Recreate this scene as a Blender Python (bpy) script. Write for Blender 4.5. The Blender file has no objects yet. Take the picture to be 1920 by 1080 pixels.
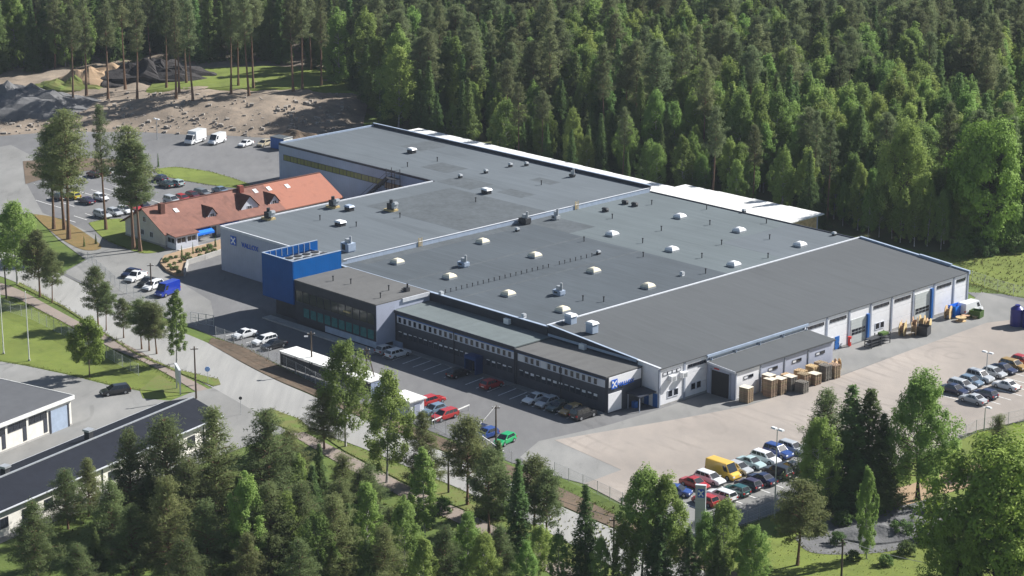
import bpy, math, random
import numpy as np
from mathutils import Vector
from mathutils.geometry import tessellate_polygon

random.seed(7)
RNG = np.random.default_rng(7)
SC = bpy.context.scene
COL = SC.collection

# ------------------------------------------------------------------ camera
CAM_H, FOC, PITCH = 113.4, 4300.0, math.radians(15.83)      # metres, photo pixels, down-tilt
cam_data = bpy.data.cameras.new('camera')
cam_data.sensor_width = 36.0
cam_data.lens = FOC / 1920.0 * 36.0
cam_data.clip_start, cam_data.clip_end = 1.0, 9000.0
cam = bpy.data.objects.new('camera', cam_data)
cam.location = (0, 0, CAM_H)
cam.rotation_euler = (math.pi / 2 - PITCH, 0, 0)
COL.objects.link(cam)
SC.camera = cam

# ------------------------------------------------------------------ sky, sun, exposure
SUN_AZ, SUN_EL = math.radians(27.0), math.radians(37.0)     # azimuth counted from +X towards +Y
TO_SUN = Vector((math.cos(SUN_AZ) * math.cos(SUN_EL), math.sin(SUN_AZ) * math.cos(SUN_EL), math.sin(SUN_EL)))
world = bpy.data.worlds.new('World')
SC.world = world
world.use_nodes = True
wn = world.node_tree
sky = wn.nodes.new('ShaderNodeTexSky')
sky.sky_type = 'NISHITA'
sky.sun_disc = False
sky.sun_elevation = SUN_EL
sky.sun_rotation = math.pi / 2 - SUN_AZ
sky.altitude = 100
wn.nodes['Background'].inputs['Strength'].default_value = 0.05
wn.links.new(sky.outputs[0], wn.nodes['Background'].inputs['Color'])
sun_data = bpy.data.lights.new('sun', 'SUN')
sun_data.energy = 5.0
sun_data.angle = math.radians(0.5)
sun_data.color = (1.0, 0.975, 0.935)
sun = bpy.data.objects.new('sun', sun_data)
sun.location = (150, 300, 300)
sun.rotation_euler = TO_SUN.to_track_quat('Z', 'Y').to_euler()
COL.objects.link(sun)
SC.view_settings.view_transform = 'Standard'
SC.view_settings.look = 'None'
SC.view_settings.exposure = 0.9
SC.view_settings.gamma = 1.0
SC.cycles.max_bounces = 8
SC.cycles.diffuse_bounces = 4
SC.cycles.volume_bounces = 0
SC.cycles.transparent_max_bounces = 6
SC.cycles.use_denoising = True
SC.cycles.denoiser = 'OPENIMAGEDENOISE'
SC.cycles.denoising_input_passes = 'RGB_ALBEDO_NORMAL'

# ------------------------------------------------------------------ survey: photo pixel -> place on the ground
CP, SP = math.cos(PITCH), math.sin(PITCH)
def G(px, py, z=0.0):
    cx, cy = (px - 960) / FOC, -(py - 540) / FOC
    d = (cx, CP + cy * SP, -SP + cy * CP)
    t = (z - CAM_H) / d[2]
    return Vector((d[0] * t, d[1] * t, z))
def PIX(p):
    dz = p[2] - CAM_H
    z = p[1] * CP - dz * SP
    y = p[1] * SP + dz * CP
    return 960 + FOC * p[0] / z, 540 - FOC * y / z
def tall(px, py, ytop):
    g = G(px, py)
    lo, hi = 0.0, 60.0
    for _ in range(40):
        m = (lo + hi) / 2
        if PIX((g[0], g[1], m))[1] > ytop: lo = m
        else: hi = m
    return lo
YA = math.radians(-46.1)                       # the factory's long front runs along u, its end wall along v
AU = Vector((math.cos(YA), math.sin(YA), 0)); AV = Vector((-math.sin(YA), math.cos(YA), 0))
ORG = G(1235, 765)
def W(u, v, z=0.0):
    p = ORG + AU * u + AV * v
    return Vector((p.x, p.y, z))
def UV(px, py, z=0.0):
    p = G(px, py, z) - Vector((ORG.x, ORG.y, 0))
    return p.dot(AU), p.dot(AV)

RING1, RING2 = G(1790, 668), G(1180, 850)

# ------------------------------------------------------------------ materials
MATS = {}
def mat(name, col, rough=0.85, var=0.12, scale=0.6, col2=None, metal=0.0, bump=0.0, bscale=8.0, stretch=None,
        spec=0.3, coords='Object', big=0.0, bigscale=0.05, transl=0.0, objcol=False, objrand=0.0, coat=0.0,
        stripes=None, detail=5.0, rot=0.0, sheets=None, stain=None, rings=None):
    m = bpy.data.materials.new(name)
    m.use_nodes = True
    nt = m.node_tree; N = nt.nodes; L = nt.links
    b = N['Principled BSDF']
    b.inputs['Roughness'].default_value = rough
    b.inputs['Metallic'].default_value = metal
    b.inputs['Specular IOR Level'].default_value = spec
    if coat: b.inputs['Coat Weight'].default_value = coat
    tc = N.new('ShaderNodeTexCoord')
    mp = N.new('ShaderNodeMapping')
    L.new(tc.outputs[coords], mp.inputs['Vector'])
    if stretch: mp.inputs['Scale'].default_value = stretch
    mp.inputs['Rotation'].default_value[2] = rot
    nz = N.new('ShaderNodeTexNoise')
    nz.inputs['Scale'].default_value = scale
    nz.inputs['Detail'].default_value = detail
    nz.inputs['Roughness'].default_value = 0.65
    L.new(mp.outputs[0], nz.inputs['Vector'])
    ramp = N.new('ShaderNodeMapRange')
    ramp.inputs['From Min'].default_value = 0.3
    ramp.inputs['From Max'].default_value = 0.7
    L.new(nz.outputs['Fac'], ramp.inputs['Value'])
    mix = N.new('ShaderNodeMix'); mix.data_type = 'RGBA'
    c2 = col2 if col2 else tuple(c * (1 - var * 2) for c in col)
    c1 = col if col2 else tuple(min(1, c * (1 + var)) for c in col)
    mix.inputs[6].default_value = (*c1, 1); mix.inputs[7].default_value = (*c2, 1)
    L.new(ramp.outputs[0], mix.inputs[0])
    out = mix.outputs[2]
    def scaled(val_socket, lo, hi, src):
        mr = N.new('ShaderNodeMapRange')
        mr.inputs['From Min'].default_value = 0.3; mr.inputs['From Max'].default_value = 0.7
        mr.inputs['To Min'].default_value = lo; mr.inputs['To Max'].default_value = hi
        L.new(val_socket, mr.inputs['Value'])
        hs = N.new('ShaderNodeHueSaturation')
        L.new(mr.outputs[0], hs.inputs['Value']); L.new(src, hs.inputs['Color'])
        return hs.outputs[0]
    if big:
        n2 = N.new('ShaderNodeTexNoise'); n2.inputs['Scale'].default_value = bigscale; n2.inputs['Detail'].default_value = 3
        L.new(tc.outputs[coords], n2.inputs['Vector'])
        out = scaled(n2.outputs['Fac'], 1 - big, 1 + big, out)
    if stripes:
        axis, period, depth = stripes
        wv = N.new('ShaderNodeTexWave'); wv.bands_direction = axis; wv.wave_profile = 'SAW'
        wv.inputs['Scale'].default_value = 0.314 / period
        wv.inputs['Distortion'].default_value = 0.0
        L.new(tc.outputs[coords], wv.inputs['Vector'])
        st = N.new('ShaderNodeMath'); st.operation = 'GREATER_THAN'; st.inputs[1].default_value = 0.9
        L.new(wv.outputs['Fac'], st.inputs[0])
        ma = N.new('ShaderNodeMapRange'); ma.inputs['To Min'].default_value = 1.0; ma.inputs['To Max'].default_value = 1 - depth
        L.new(st.outputs[0], ma.inputs['Value'])
        hs = N.new('ShaderNodeHueSaturation')
        L.new(ma.outputs[0], hs.inputs['Value']); L.new(out, hs.inputs['Color'])
        out = hs.outputs[0]
    def darken(fac, amount, src):
        ma = N.new('ShaderNodeMapRange'); ma.inputs['To Min'].default_value = 1.0; ma.inputs['To Max'].default_value = 1 - amount
        L.new(fac, ma.inputs['Value'])
        hs = N.new('ShaderNodeHueSaturation'); L.new(ma.outputs[0], hs.inputs['Value']); L.new(src, hs.inputs['Color'])
        return hs.outputs[0]
    if sheets:                      # every sheet of felt or board its own tone
        axis, period, depth = sheets
        sx = N.new('ShaderNodeSeparateXYZ'); L.new(tc.outputs[coords], sx.inputs[0])
        dv = N.new('ShaderNodeMath'); dv.operation = 'DIVIDE'; dv.inputs[1].default_value = period; L.new(sx.outputs[axis], dv.inputs[0])
        fl = N.new('ShaderNodeMath'); fl.operation = 'FLOOR'; L.new(dv.outputs[0], fl.inputs[0])
        wnz = N.new('ShaderNodeTexWhiteNoise'); wnz.noise_dimensions = '1D'; L.new(fl.outputs[0], wnz.inputs['W'])
        out = darken(wnz.outputs['Value'], depth, out)
    if stain:                       # blots with a shape of their own
        sc_, lo_, amt = stain
        sn_ = N.new('ShaderNodeTexNoise'); sn_.inputs['Scale'].default_value = sc_; sn_.inputs['Detail'].default_value = 6; sn_.inputs['Roughness'].default_value = 0.6; sn_.inputs['Distortion'].default_value = 0.8
        L.new(mp.outputs[0], sn_.inputs['Vector'])
        mr_ = N.new('ShaderNodeMapRange'); mr_.inputs['From Min'].default_value = lo_; mr_.inputs['From Max'].default_value = lo_ + 0.08; mr_.clamp = True
        L.new(sn_.outputs['Fac'], mr_.inputs['Value'])
        out = darken(mr_.outputs[0], amt, out)
    if rings:                       # curved tyre tracks round a turning point
        for (cx_, cy_, per_, amt) in rings:
            m2 = N.new('ShaderNodeMapping'); m2.inputs['Location'].default_value = (-cx_, -cy_, 0); L.new(tc.outputs[coords], m2.inputs['Vector'])
            wv = N.new('ShaderNodeTexWave'); wv.wave_type = 'RINGS'; wv.rings_direction = 'Z'; wv.inputs['Scale'].default_value = 0.314/per_; wv.inputs['Distortion'].default_value = 2.5; wv.inputs['Detail'].default_value = 2; wv.inputs['Detail Scale'].default_value = 0.15
            L.new(m2.outputs[0], wv.inputs['Vector'])
            n3 = N.new('ShaderNodeTexNoise'); n3.inputs['Scale'].default_value = 0.08; L.new(tc.outputs[coords], n3.inputs['Vector'])
            mq = N.new('ShaderNodeMapRange'); mq.inputs['From Min'].default_value = 0.80; mq.inputs['From Max'].default_value = 0.97; L.new(wv.outputs['Fac'], mq.inputs['Value'])
            mk = N.new('ShaderNodeMapRange'); mk.inputs['From Min'].default_value = 0.45; mk.inputs['From Max'].default_value = 0.65; L.new(n3.outputs['Fac'], mk.inputs['Value'])
            mu = N.new('ShaderNodeMath'); mu.operation = 'MULTIPLY'; L.new(mq.outputs[0], mu.inputs[0]); L.new(mk.outputs[0], mu.inputs[1])
            out = darken(mu.outputs[0], amt, out)
    oi = None
    if objcol or objrand:
        oi = N.new('ShaderNodeObjectInfo')
    if objcol:
        mm = N.new('ShaderNodeMix'); mm.data_type = 'RGBA'; mm.blend_type = 'MULTIPLY'; mm.inputs[0].default_value = 1
        L.new(out, mm.inputs[6]); L.new(oi.outputs['Color'], mm.inputs[7])
        out = mm.outputs[2]
    if objrand:
        mr = N.new('ShaderNodeMapRange'); mr.inputs['To Min'].default_value = 1 - objrand; mr.inputs['To Max'].default_value = 1 + objrand
        L.new(oi.outputs['Random'], mr.inputs['Value'])
        m7 = N.new('ShaderNodeMath'); m7.operation = 'MULTIPLY'; m7.inputs[1].default_value = 7.31
        fr = N.new('ShaderNodeMath'); fr.operation = 'FRACT'
        L.new(oi.outputs['Random'], m7.inputs[0]); L.new(m7.outputs[0], fr.inputs[0])
        mh = N.new('ShaderNodeMapRange'); mh.inputs['To Min'].default_value = 0.478; mh.inputs['To Max'].default_value = 0.522
        L.new(fr.outputs[0], mh.inputs['Value'])
        hs = N.new('ShaderNodeHueSaturation')
        L.new(mr.outputs[0], hs.inputs['Value']); L.new(mh.outputs[0], hs.inputs['Hue']); L.new(out, hs.inputs['Color'])
        out = hs.outputs[0]
    L.new(out, b.inputs['Base Color'])
    if bump:
        nb = N.new('ShaderNodeTexNoise'); nb.inputs['Scale'].default_value = bscale; nb.inputs['Detail'].default_value = 4
        L.new(mp.outputs[0], nb.inputs['Vector'])
        bp = N.new('ShaderNodeBump'); bp.inputs['Strength'].default_value = bump; bp.inputs['Distance'].default_value = 0.1
        L.new(nb.outputs['Fac'], bp.inputs['Height']); L.new(bp.outputs[0], b.inputs['Normal'])
    if transl:
        tr = N.new('ShaderNodeBsdfTranslucent'); L.new(out, tr.inputs['Color'])
        ms = N.new('ShaderNodeMixShader'); ms.inputs[0].default_value = transl
        L.new(b.outputs[0], ms.inputs[1]); L.new(tr.outputs[0], ms.inputs[2])
        L.new(ms.outputs[0], N['Material Output'].inputs['Surface'])
    MATS[name] = m
    return m

M_grass   = mat('grass', (0.115, 0.155, 0.030), 0.95, col2=(0.070, 0.112, 0.022), scale=0.35, bump=0.6, bscale=3, big=0.22, bigscale=0.06)
M_lawn    = mat('lawn', (0.150, 0.182, 0.034), 0.95, col2=(0.112, 0.150, 0.026), scale=0.5, bump=0.5, bscale=4, big=0.18, bigscale=0.09, stain=(0.25, 0.56, 0.16))
M_verge   = mat('verge_grass', (0.105, 0.160, 0.028), 0.95, col2=(0.150, 0.140, 0.050), scale=0.45, bump=0.5, bscale=4, big=0.15)
M_forestf = mat('forest_floor', (0.085, 0.115, 0.036), 0.95, col2=(0.110, 0.105, 0.050), scale=0.2, bump=0.6, bscale=2)
M_asph    = mat('asphalt', (0.162, 0.162, 0.163), 0.9, col2=(0.132, 0.132, 0.135), scale=0.5, big=0.16, bigscale=0.035, stretch=(1, 0.35, 1), rot=0.8, bump=0.15, bscale=14, stain=(0.22, 0.60, 0.16))
M_asphL   = mat('worn_asphalt', (0.2350, 0.2320, 0.2220), 0.9, col2=(0.1900, 0.1900, 0.1840), scale=0.35, big=0.15, bigscale=0.05, stretch=(1, 0.4, 1), rot=-0.75, bump=0.15, bscale=14, stain=(0.25, 0.60, 0.16))
M_road    = mat('road_asphalt', (0.3100, 0.3060, 0.2920), 0.9, col2=(0.2500, 0.2480, 0.2400), scale=0.5, big=0.10, bigscale=0.05, stretch=(1.6, 0.12, 1), rot=-0.80, bump=0.12, bscale=16, stain=(0.35, 0.62, 0.14))
M_pink    = mat('pink_gravel', (0.3300, 0.2900, 0.2550), 0.95, col2=(0.2680, 0.2400, 0.2160), scale=0.22, big=0.13, bigscale=0.04, bump=0.25, bscale=10, stretch=(1, 0.5, 1), rot=0.5, stain=(0.20, 0.60, 0.07), rings=((RING1[0], RING1[1], 3.1, 0.13), (RING2[0], RING2[1], 2.6, 0.08)))
M_path    = mat('footpath', (0.265, 0.212, 0.180), 0.95, col2=(0.215, 0.185, 0.162), scale=0.5, big=0.10, bump=0.2, bscale=10)
M_dirt    = mat('brown_dirt', (0.150, 0.105, 0.072), 0.95, col2=(0.098, 0.078, 0.055), scale=0.7, big=0.2, bigscale=0.2, bump=0.7, bscale=5)
M_soil    = mat('gravelly_soil', (0.2750, 0.2180, 0.1650), 0.95, col2=(0.1650, 0.1380, 0.1100), scale=0.35, big=0.25, bigscale=0.06, bump=0.9, bscale=2.5)
M_sand    = mat('tan_sand', (0.36, 0.25, 0.155), 0.95, col2=(0.28, 0.20, 0.13), scale=0.6, bump=0.5, bscale=4)
M_dry     = mat('dry_grass', (0.210, 0.135, 0.050), 0.95, col2=(0.14, 0.11, 0.04), scale=0.6, bump=0.5, bscale=4)
M_rock    = mat('grey_rock', (0.4200, 0.3800, 0.3300), 0.9, var=0.2, scale=1.5, bump=0.4, bscale=4, objrand=0.25)
M_gravel  = mat('grey_gravel', (0.165, 0.165, 0.165), 0.95, col2=(0.11, 0.11, 0.115), scale=0.5, bump=0.8, bscale=3)
M_black   = mat('black_soil', (0.040, 0.036, 0.036), 0.95, var=0.3, scale=0.8, bump=0.9, bscale=3)
M_white_p = mat('white_paint', (0.75, 0.75, 0.72), 0.7, var=0.12, scale=2.0)
M_wornline= mat('worn_line_paint', (0.72, 0.72, 0.70), 0.8, var=0.3, scale=2.5)

M_roofD   = mat('roof_felt_dark', (0.0730, 0.0880, 0.1020), 0.9, var=0.07, scale=0.8, big=0.10, bigscale=0.05, stripes=('Y', 1.0, 0.10), stretch=(0.2, 2, 1), bump=0.1, sheets=(1, 1.0, 0.09), stain=(0.16, 0.60, 0.10))
M_roofM   = mat('roof_felt_grey', (0.1170, 0.1410, 0.1510), 0.9, var=0.05, scale=0.6, big=0.09, bigscale=0.05, stripes=('Y', 1.0, 0.07), stretch=(0.2, 2, 1), sheets=(1, 1.0, 0.07), stain=(0.14, 0.58, 0.12))
M_roofT   = mat('roof_felt_bluegrey', (0.1120, 0.1310, 0.1470), 0.9, var=0.05, scale=0.6, big=0.10, bigscale=0.045, stripes=('Y', 1.0, 0.06), stretch=(0.2, 2, 1), sheets=(1, 1.0, 0.07), stain=(0.12, 0.58, 0.14))
M_roofR   = mat('roof_felt_charcoal', (0.0860, 0.0930, 0.0990), 0.9, var=0.05, scale=0.6, big=0.05, bigscale=0.03, stripes=('Y', 1.0, 0.05), stretch=(0.3, 2, 1), sheets=(1, 1.0, 0.035), stain=(0.10, 0.60, 0.07))
M_roofG   = mat('roof_felt_greenish', (0.1350, 0.1600, 0.1630), 0.9, var=0.06, scale=0.8, big=0.08, bigscale=0.1, sheets=(0, 1.0, 0.10), stain=(0.3, 0.6, 0.10))
M_roofW   = mat('roof_felt_warm', (0.1180, 0.1180, 0.1160), 0.9, var=0.06, scale=0.8, big=0.08, bigscale=0.1, sheets=(0, 1.0, 0.10), stain=(0.3, 0.6, 0.12))
M_roofP   = mat('roof_patch', (0.0850, 0.0980, 0.1080), 0.9, var=0.12, scale=1.0, big=0.1, bigscale=0.2)
M_flash   = mat('pale_flashing', (0.60, 0.62, 0.66), 0.5, var=0.08, scale=1, spec=0.5)
M_steelB  = mat('bluish_sheet_metal', (0.34, 0.41, 0.52), 0.5, var=0.08, scale=1, spec=0.5)
M_wallG   = mat('grey_cladding', (0.4000, 0.4300, 0.5300), 0.55, var=0.05, scale=0.4, stripes=('X', 0.55, 0.14), spec=0.4)
M_wallB   = mat('blue_grey_cladding', (0.34, 0.40, 0.54), 0.55, var=0.05, scale=0.4, stripes=('X', 0.6, 0.14), spec=0.4)
M_wallW   = mat('white_cladding', (0.80, 0.80, 0.82), 0.6, var=0.04, scale=0.7, spec=0.4)
M_wallWo  = mat('white_plaster', (0.78, 0.765, 0.72), 0.8, var=0.05, scale=0.7)
M_wallN   = mat('navy_cladding', (0.0550, 0.0640, 0.0850), 0.5, var=0.1, scale=0.8, stripes=('Z', 0.3, 0.25), spec=0.4)
M_wallN2  = mat('navy_parapet', (0.030, 0.036, 0.052), 0.55, var=0.1, scale=0.8, spec=0.35)
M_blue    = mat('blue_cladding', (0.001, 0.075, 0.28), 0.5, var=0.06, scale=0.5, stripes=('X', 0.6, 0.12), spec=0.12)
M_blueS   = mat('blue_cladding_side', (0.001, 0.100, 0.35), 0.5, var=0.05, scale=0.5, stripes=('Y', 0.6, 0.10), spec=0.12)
M_blueD   = mat('blue_door_paint', (0.015, 0.12, 0.40), 0.4, var=0.05, spec=0.5)
M_porch   = mat('dark_blue_porch', (0.008, 0.045, 0.16), 0.5, var=0.05, spec=0.3)
M_bluelt  = mat('bright_blue_fabric', (0.010, 0.19, 0.80), 0.6, var=0.05)
M_glassD  = mat('dark_glass', (0.018, 0.022, 0.030), 0.06, var=0.2, scale=0.8, spec=0.7)
M_glassO  = mat('office_glass', (0.045, 0.052, 0.068), 0.15, var=0.35, scale=0.9, spec=0.5)
M_glassT  = mat('teal_glass', (0.05, 0.19, 0.19), 0.08, var=0.25, scale=0.7, spec=0.7)
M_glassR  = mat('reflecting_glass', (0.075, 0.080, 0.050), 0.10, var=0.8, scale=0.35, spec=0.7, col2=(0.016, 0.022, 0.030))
M_frame   = mat('white_frame', (0.6000, 0.6200, 0.6800), 0.6, var=0.04)
M_blind   = mat('white_blind', (0.70, 0.71, 0.74), 0.8, var=0.06)
M_framed  = mat('dark_frame', (0.05, 0.055, 0.07), 0.5, var=0.1)
M_column  = mat('grey_column', (0.30, 0.33, 0.40), 0.6, var=0.06)
M_gate    = mat('grey_gate', (0.50, 0.53, 0.52), 0.6, var=0.06, stripes=('Z', 0.5, 0.15))
M_yellowg = mat('olive_glazing', (0.20, 0.21, 0.035), 0.35, col2=(0.085, 0.10, 0.03), scale=0.5, spec=0.5)
M_pink_b  = mat('sandy_brick', (0.42, 0.32, 0.24), 0.9, var=0.3, scale=0.8)
M_conc    = mat('concrete', (0.40, 0.39, 0.37), 0.9, var=0.12, scale=0.7, bump=0.2)
M_dome_c  = mat('cream_dome', (0.74, 0.68, 0.52), 0.35, var=0.06, scale=1.5, spec=0.5)
M_dome_w  = mat('white_dome', (0.78, 0.79, 0.80), 0.35, var=0.05, scale=1.5, spec=0.5)
M_zinc    = mat('galvanised_steel', (0.46, 0.48, 0.50), 0.45, var=0.1, scale=2, metal=0.4, spec=0.5)
M_dkmetal = mat('dark_metal', (0.045, 0.047, 0.052), 0.6, var=0.15, scale=2)
M_wood    = mat('new_wood', (0.56, 0.40, 0.22), 0.85, var=0.18, scale=1.5, objrand=0.12)
M_woodP   = mat('pallet_wood', (0.36, 0.265, 0.175), 0.9, var=0.22, scale=1.5, objrand=0.18)
M_woodG   = mat('grey_pallet_wood', (0.235, 0.215, 0.185), 0.9, var=0.22, scale=1.5, objrand=0.18)
M_card    = mat('pale_wrap', (0.66, 0.61, 0.50), 0.8, var=0.12, scale=1.5)
M_ladder  = mat('yellow_ladder_paint', (0.55, 0.42, 0.20), 0.7, var=0.1)
M_tile    = mat('red_tile', (0.2450, 0.1180, 0.0880), 0.9, col2=(0.1800, 0.0880, 0.0700), scale=0.9, big=0.12, bigscale=0.15, stripes=('Y', 0.33, 0.16), bump=0.3, bscale=6, stain=(0.5, 0.56, 0.2))
M_tileN   = mat('new_orange_tile', (0.36, 0.150, 0.100), 0.9, col2=(0.32, 0.138, 0.096), scale=0.9, stripes=('Y', 0.33, 0.10), bump=0.2, bscale=6, stain=(0.5, 0.58, 0.12))
M_tileD   = mat('old_tile', (0.145, 0.066, 0.050), 0.9, var=0.15, scale=1.2, bump=0.3)
M_housew  = mat('pale_house_board', (0.60, 0.585, 0.55), 0.8, var=0.06, scale=0.8, stripes=('Z', 0.22, 0.10))
M_roofS   = mat('slate_sheet_roof', (0.019, 0.022, 0.031), 0.8, var=0.1, scale=0.8, spec=0.1, stripes=('Y', 0.5, 0.18), big=0.1, bigscale=0.1)
M_roofF   = mat('white_bldg_roof', (0.100, 0.104, 0.112), 0.9, var=0.06, scale=0.6, big=0.08, bigscale=0.1)
M_brickw  = mat('white_brick', (0.76, 0.73, 0.66), 0.9, var=0.07, scale=1.2, stripes=('Z', 0.3, 0.06))
M_pole    = mat('brown_pole_wood', (0.115, 0.088, 0.066), 0.9, var=0.2, scale=1.5)
M_wire    = mat('wire', (0.30, 0.30, 0.30), 0.5, var=0.05)
M_lampw   = mat('lamp_head_white', (0.72, 0.73, 0.74), 0.4, var=0.04)
M_sign    = mat('sign_grey', (0.46, 0.50, 0.53), 0.5, var=0.05, scale=0.6, stripes=('Z', 1.2, 0.12))
M_logo    = mat('logo_blue', (0.020, 0.115, 0.55), 0.5, var=0.05)
M_logow   = mat('logo_white', (0.80, 0.82, 0.85), 0.5, var=0.03)
M_logol   = mat('logo_light_blue', (0.25, 0.42, 0.78), 0.5, var=0.05)
M_tank    = mat('navy_plastic', (0.012, 0.014, 0.20), 0.35, var=0.1, spec=0.5)
M_chim    = mat('chimney_brick', (0.26, 0.075, 0.055), 0.9, var=0.2, scale=2.0)
M_red     = mat('red_paint', (0.55, 0.03, 0.02), 0.5, var=0.08)

M_paint   = mat('car_paint', (1, 1, 1), 0.28, var=0.02, spec=0.5, objcol=True, coat=0.6)
M_carglass= mat('car_glass', (0.020, 0.026, 0.034), 0.05, var=0.1, spec=0.8)
M_tyre    = mat('tyre_rubber', (0.022, 0.022, 0.024), 0.9, var=0.1)
M_rim     = mat('wheel_rim', (0.42, 0.43, 0.45), 0.35, var=0.05, metal=0.6)
M_hlight  = mat('headlight_lens', (0.75, 0.77, 0.80), 0.1, var=0.03, spec=0.8)
M_tlight  = mat('tail_light_lens', (0.40, 0.015, 0.012), 0.2, var=0.05, spec=0.6)
M_trim    = mat('black_trim', (0.028, 0.028, 0.030), 0.7, var=0.1)
M_plate   = mat('plate_white', (0.75, 0.75, 0.72), 0.6, var=0.03)

M_barkP   = mat('pine_bark', (0.225, 0.125, 0.075), 0.95, col2=(0.13, 0.095, 0.07), scale=1.2, bump=0.5, bscale=8)
M_barkS   = mat('spruce_bark', (0.105, 0.080, 0.060), 0.95, var=0.2, scale=1.2, bump=0.5, bscale=8)
M_barkB   = mat('birch_bark', (0.62, 0.60, 0.56), 0.85, col2=(0.14, 0.13, 0.12), scale=2.2, stretch=(0.5, 0.5, 2.2))
M_needP   = mat('pine_needles', (0.2072, 0.2408, 0.0952), 0.9, col2=(0.1400, 0.1770, 0.0717), scale=0.55, objrand=0.26, transl=0.5)
M_needF   = mat('forest_pine_needles', (0.2072, 0.2408, 0.1120), 0.9, col2=(0.1456, 0.1848, 0.0874), scale=0.5, objrand=0.26, transl=0.5)
M_needS   = mat('spruce_needles', (0.1736, 0.2520, 0.0739), 0.9, col2=(0.1120, 0.1792, 0.0605), scale=0.5, objrand=0.26, transl=0.5)
M_leafB   = mat('birch_leaves', (0.2744, 0.3696, 0.0986), 0.8, col2=(0.2016, 0.2912, 0.0784), scale=0.5, objrand=0.26, transl=0.5)
M_leafG   = mat('broad_leaves', (0.2408, 0.3472, 0.0560), 0.8, col2=(0.1568, 0.2464, 0.0426), scale=0.6, objrand=0.26, transl=0.30)
M_tuft    = mat('tuft_grass', (0.150, 0.190, 0.045), 0.9, col2=(0.19, 0.17, 0.07), scale=0.3, coords='Object', transl=0.3)
M_leafD   = mat('bush_leaves', (0.1200, 0.1900, 0.0450), 0.85, col2=(0.0750, 0.1300, 0.0340), scale=0.6, objrand=0.25, transl=0.25)

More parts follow.
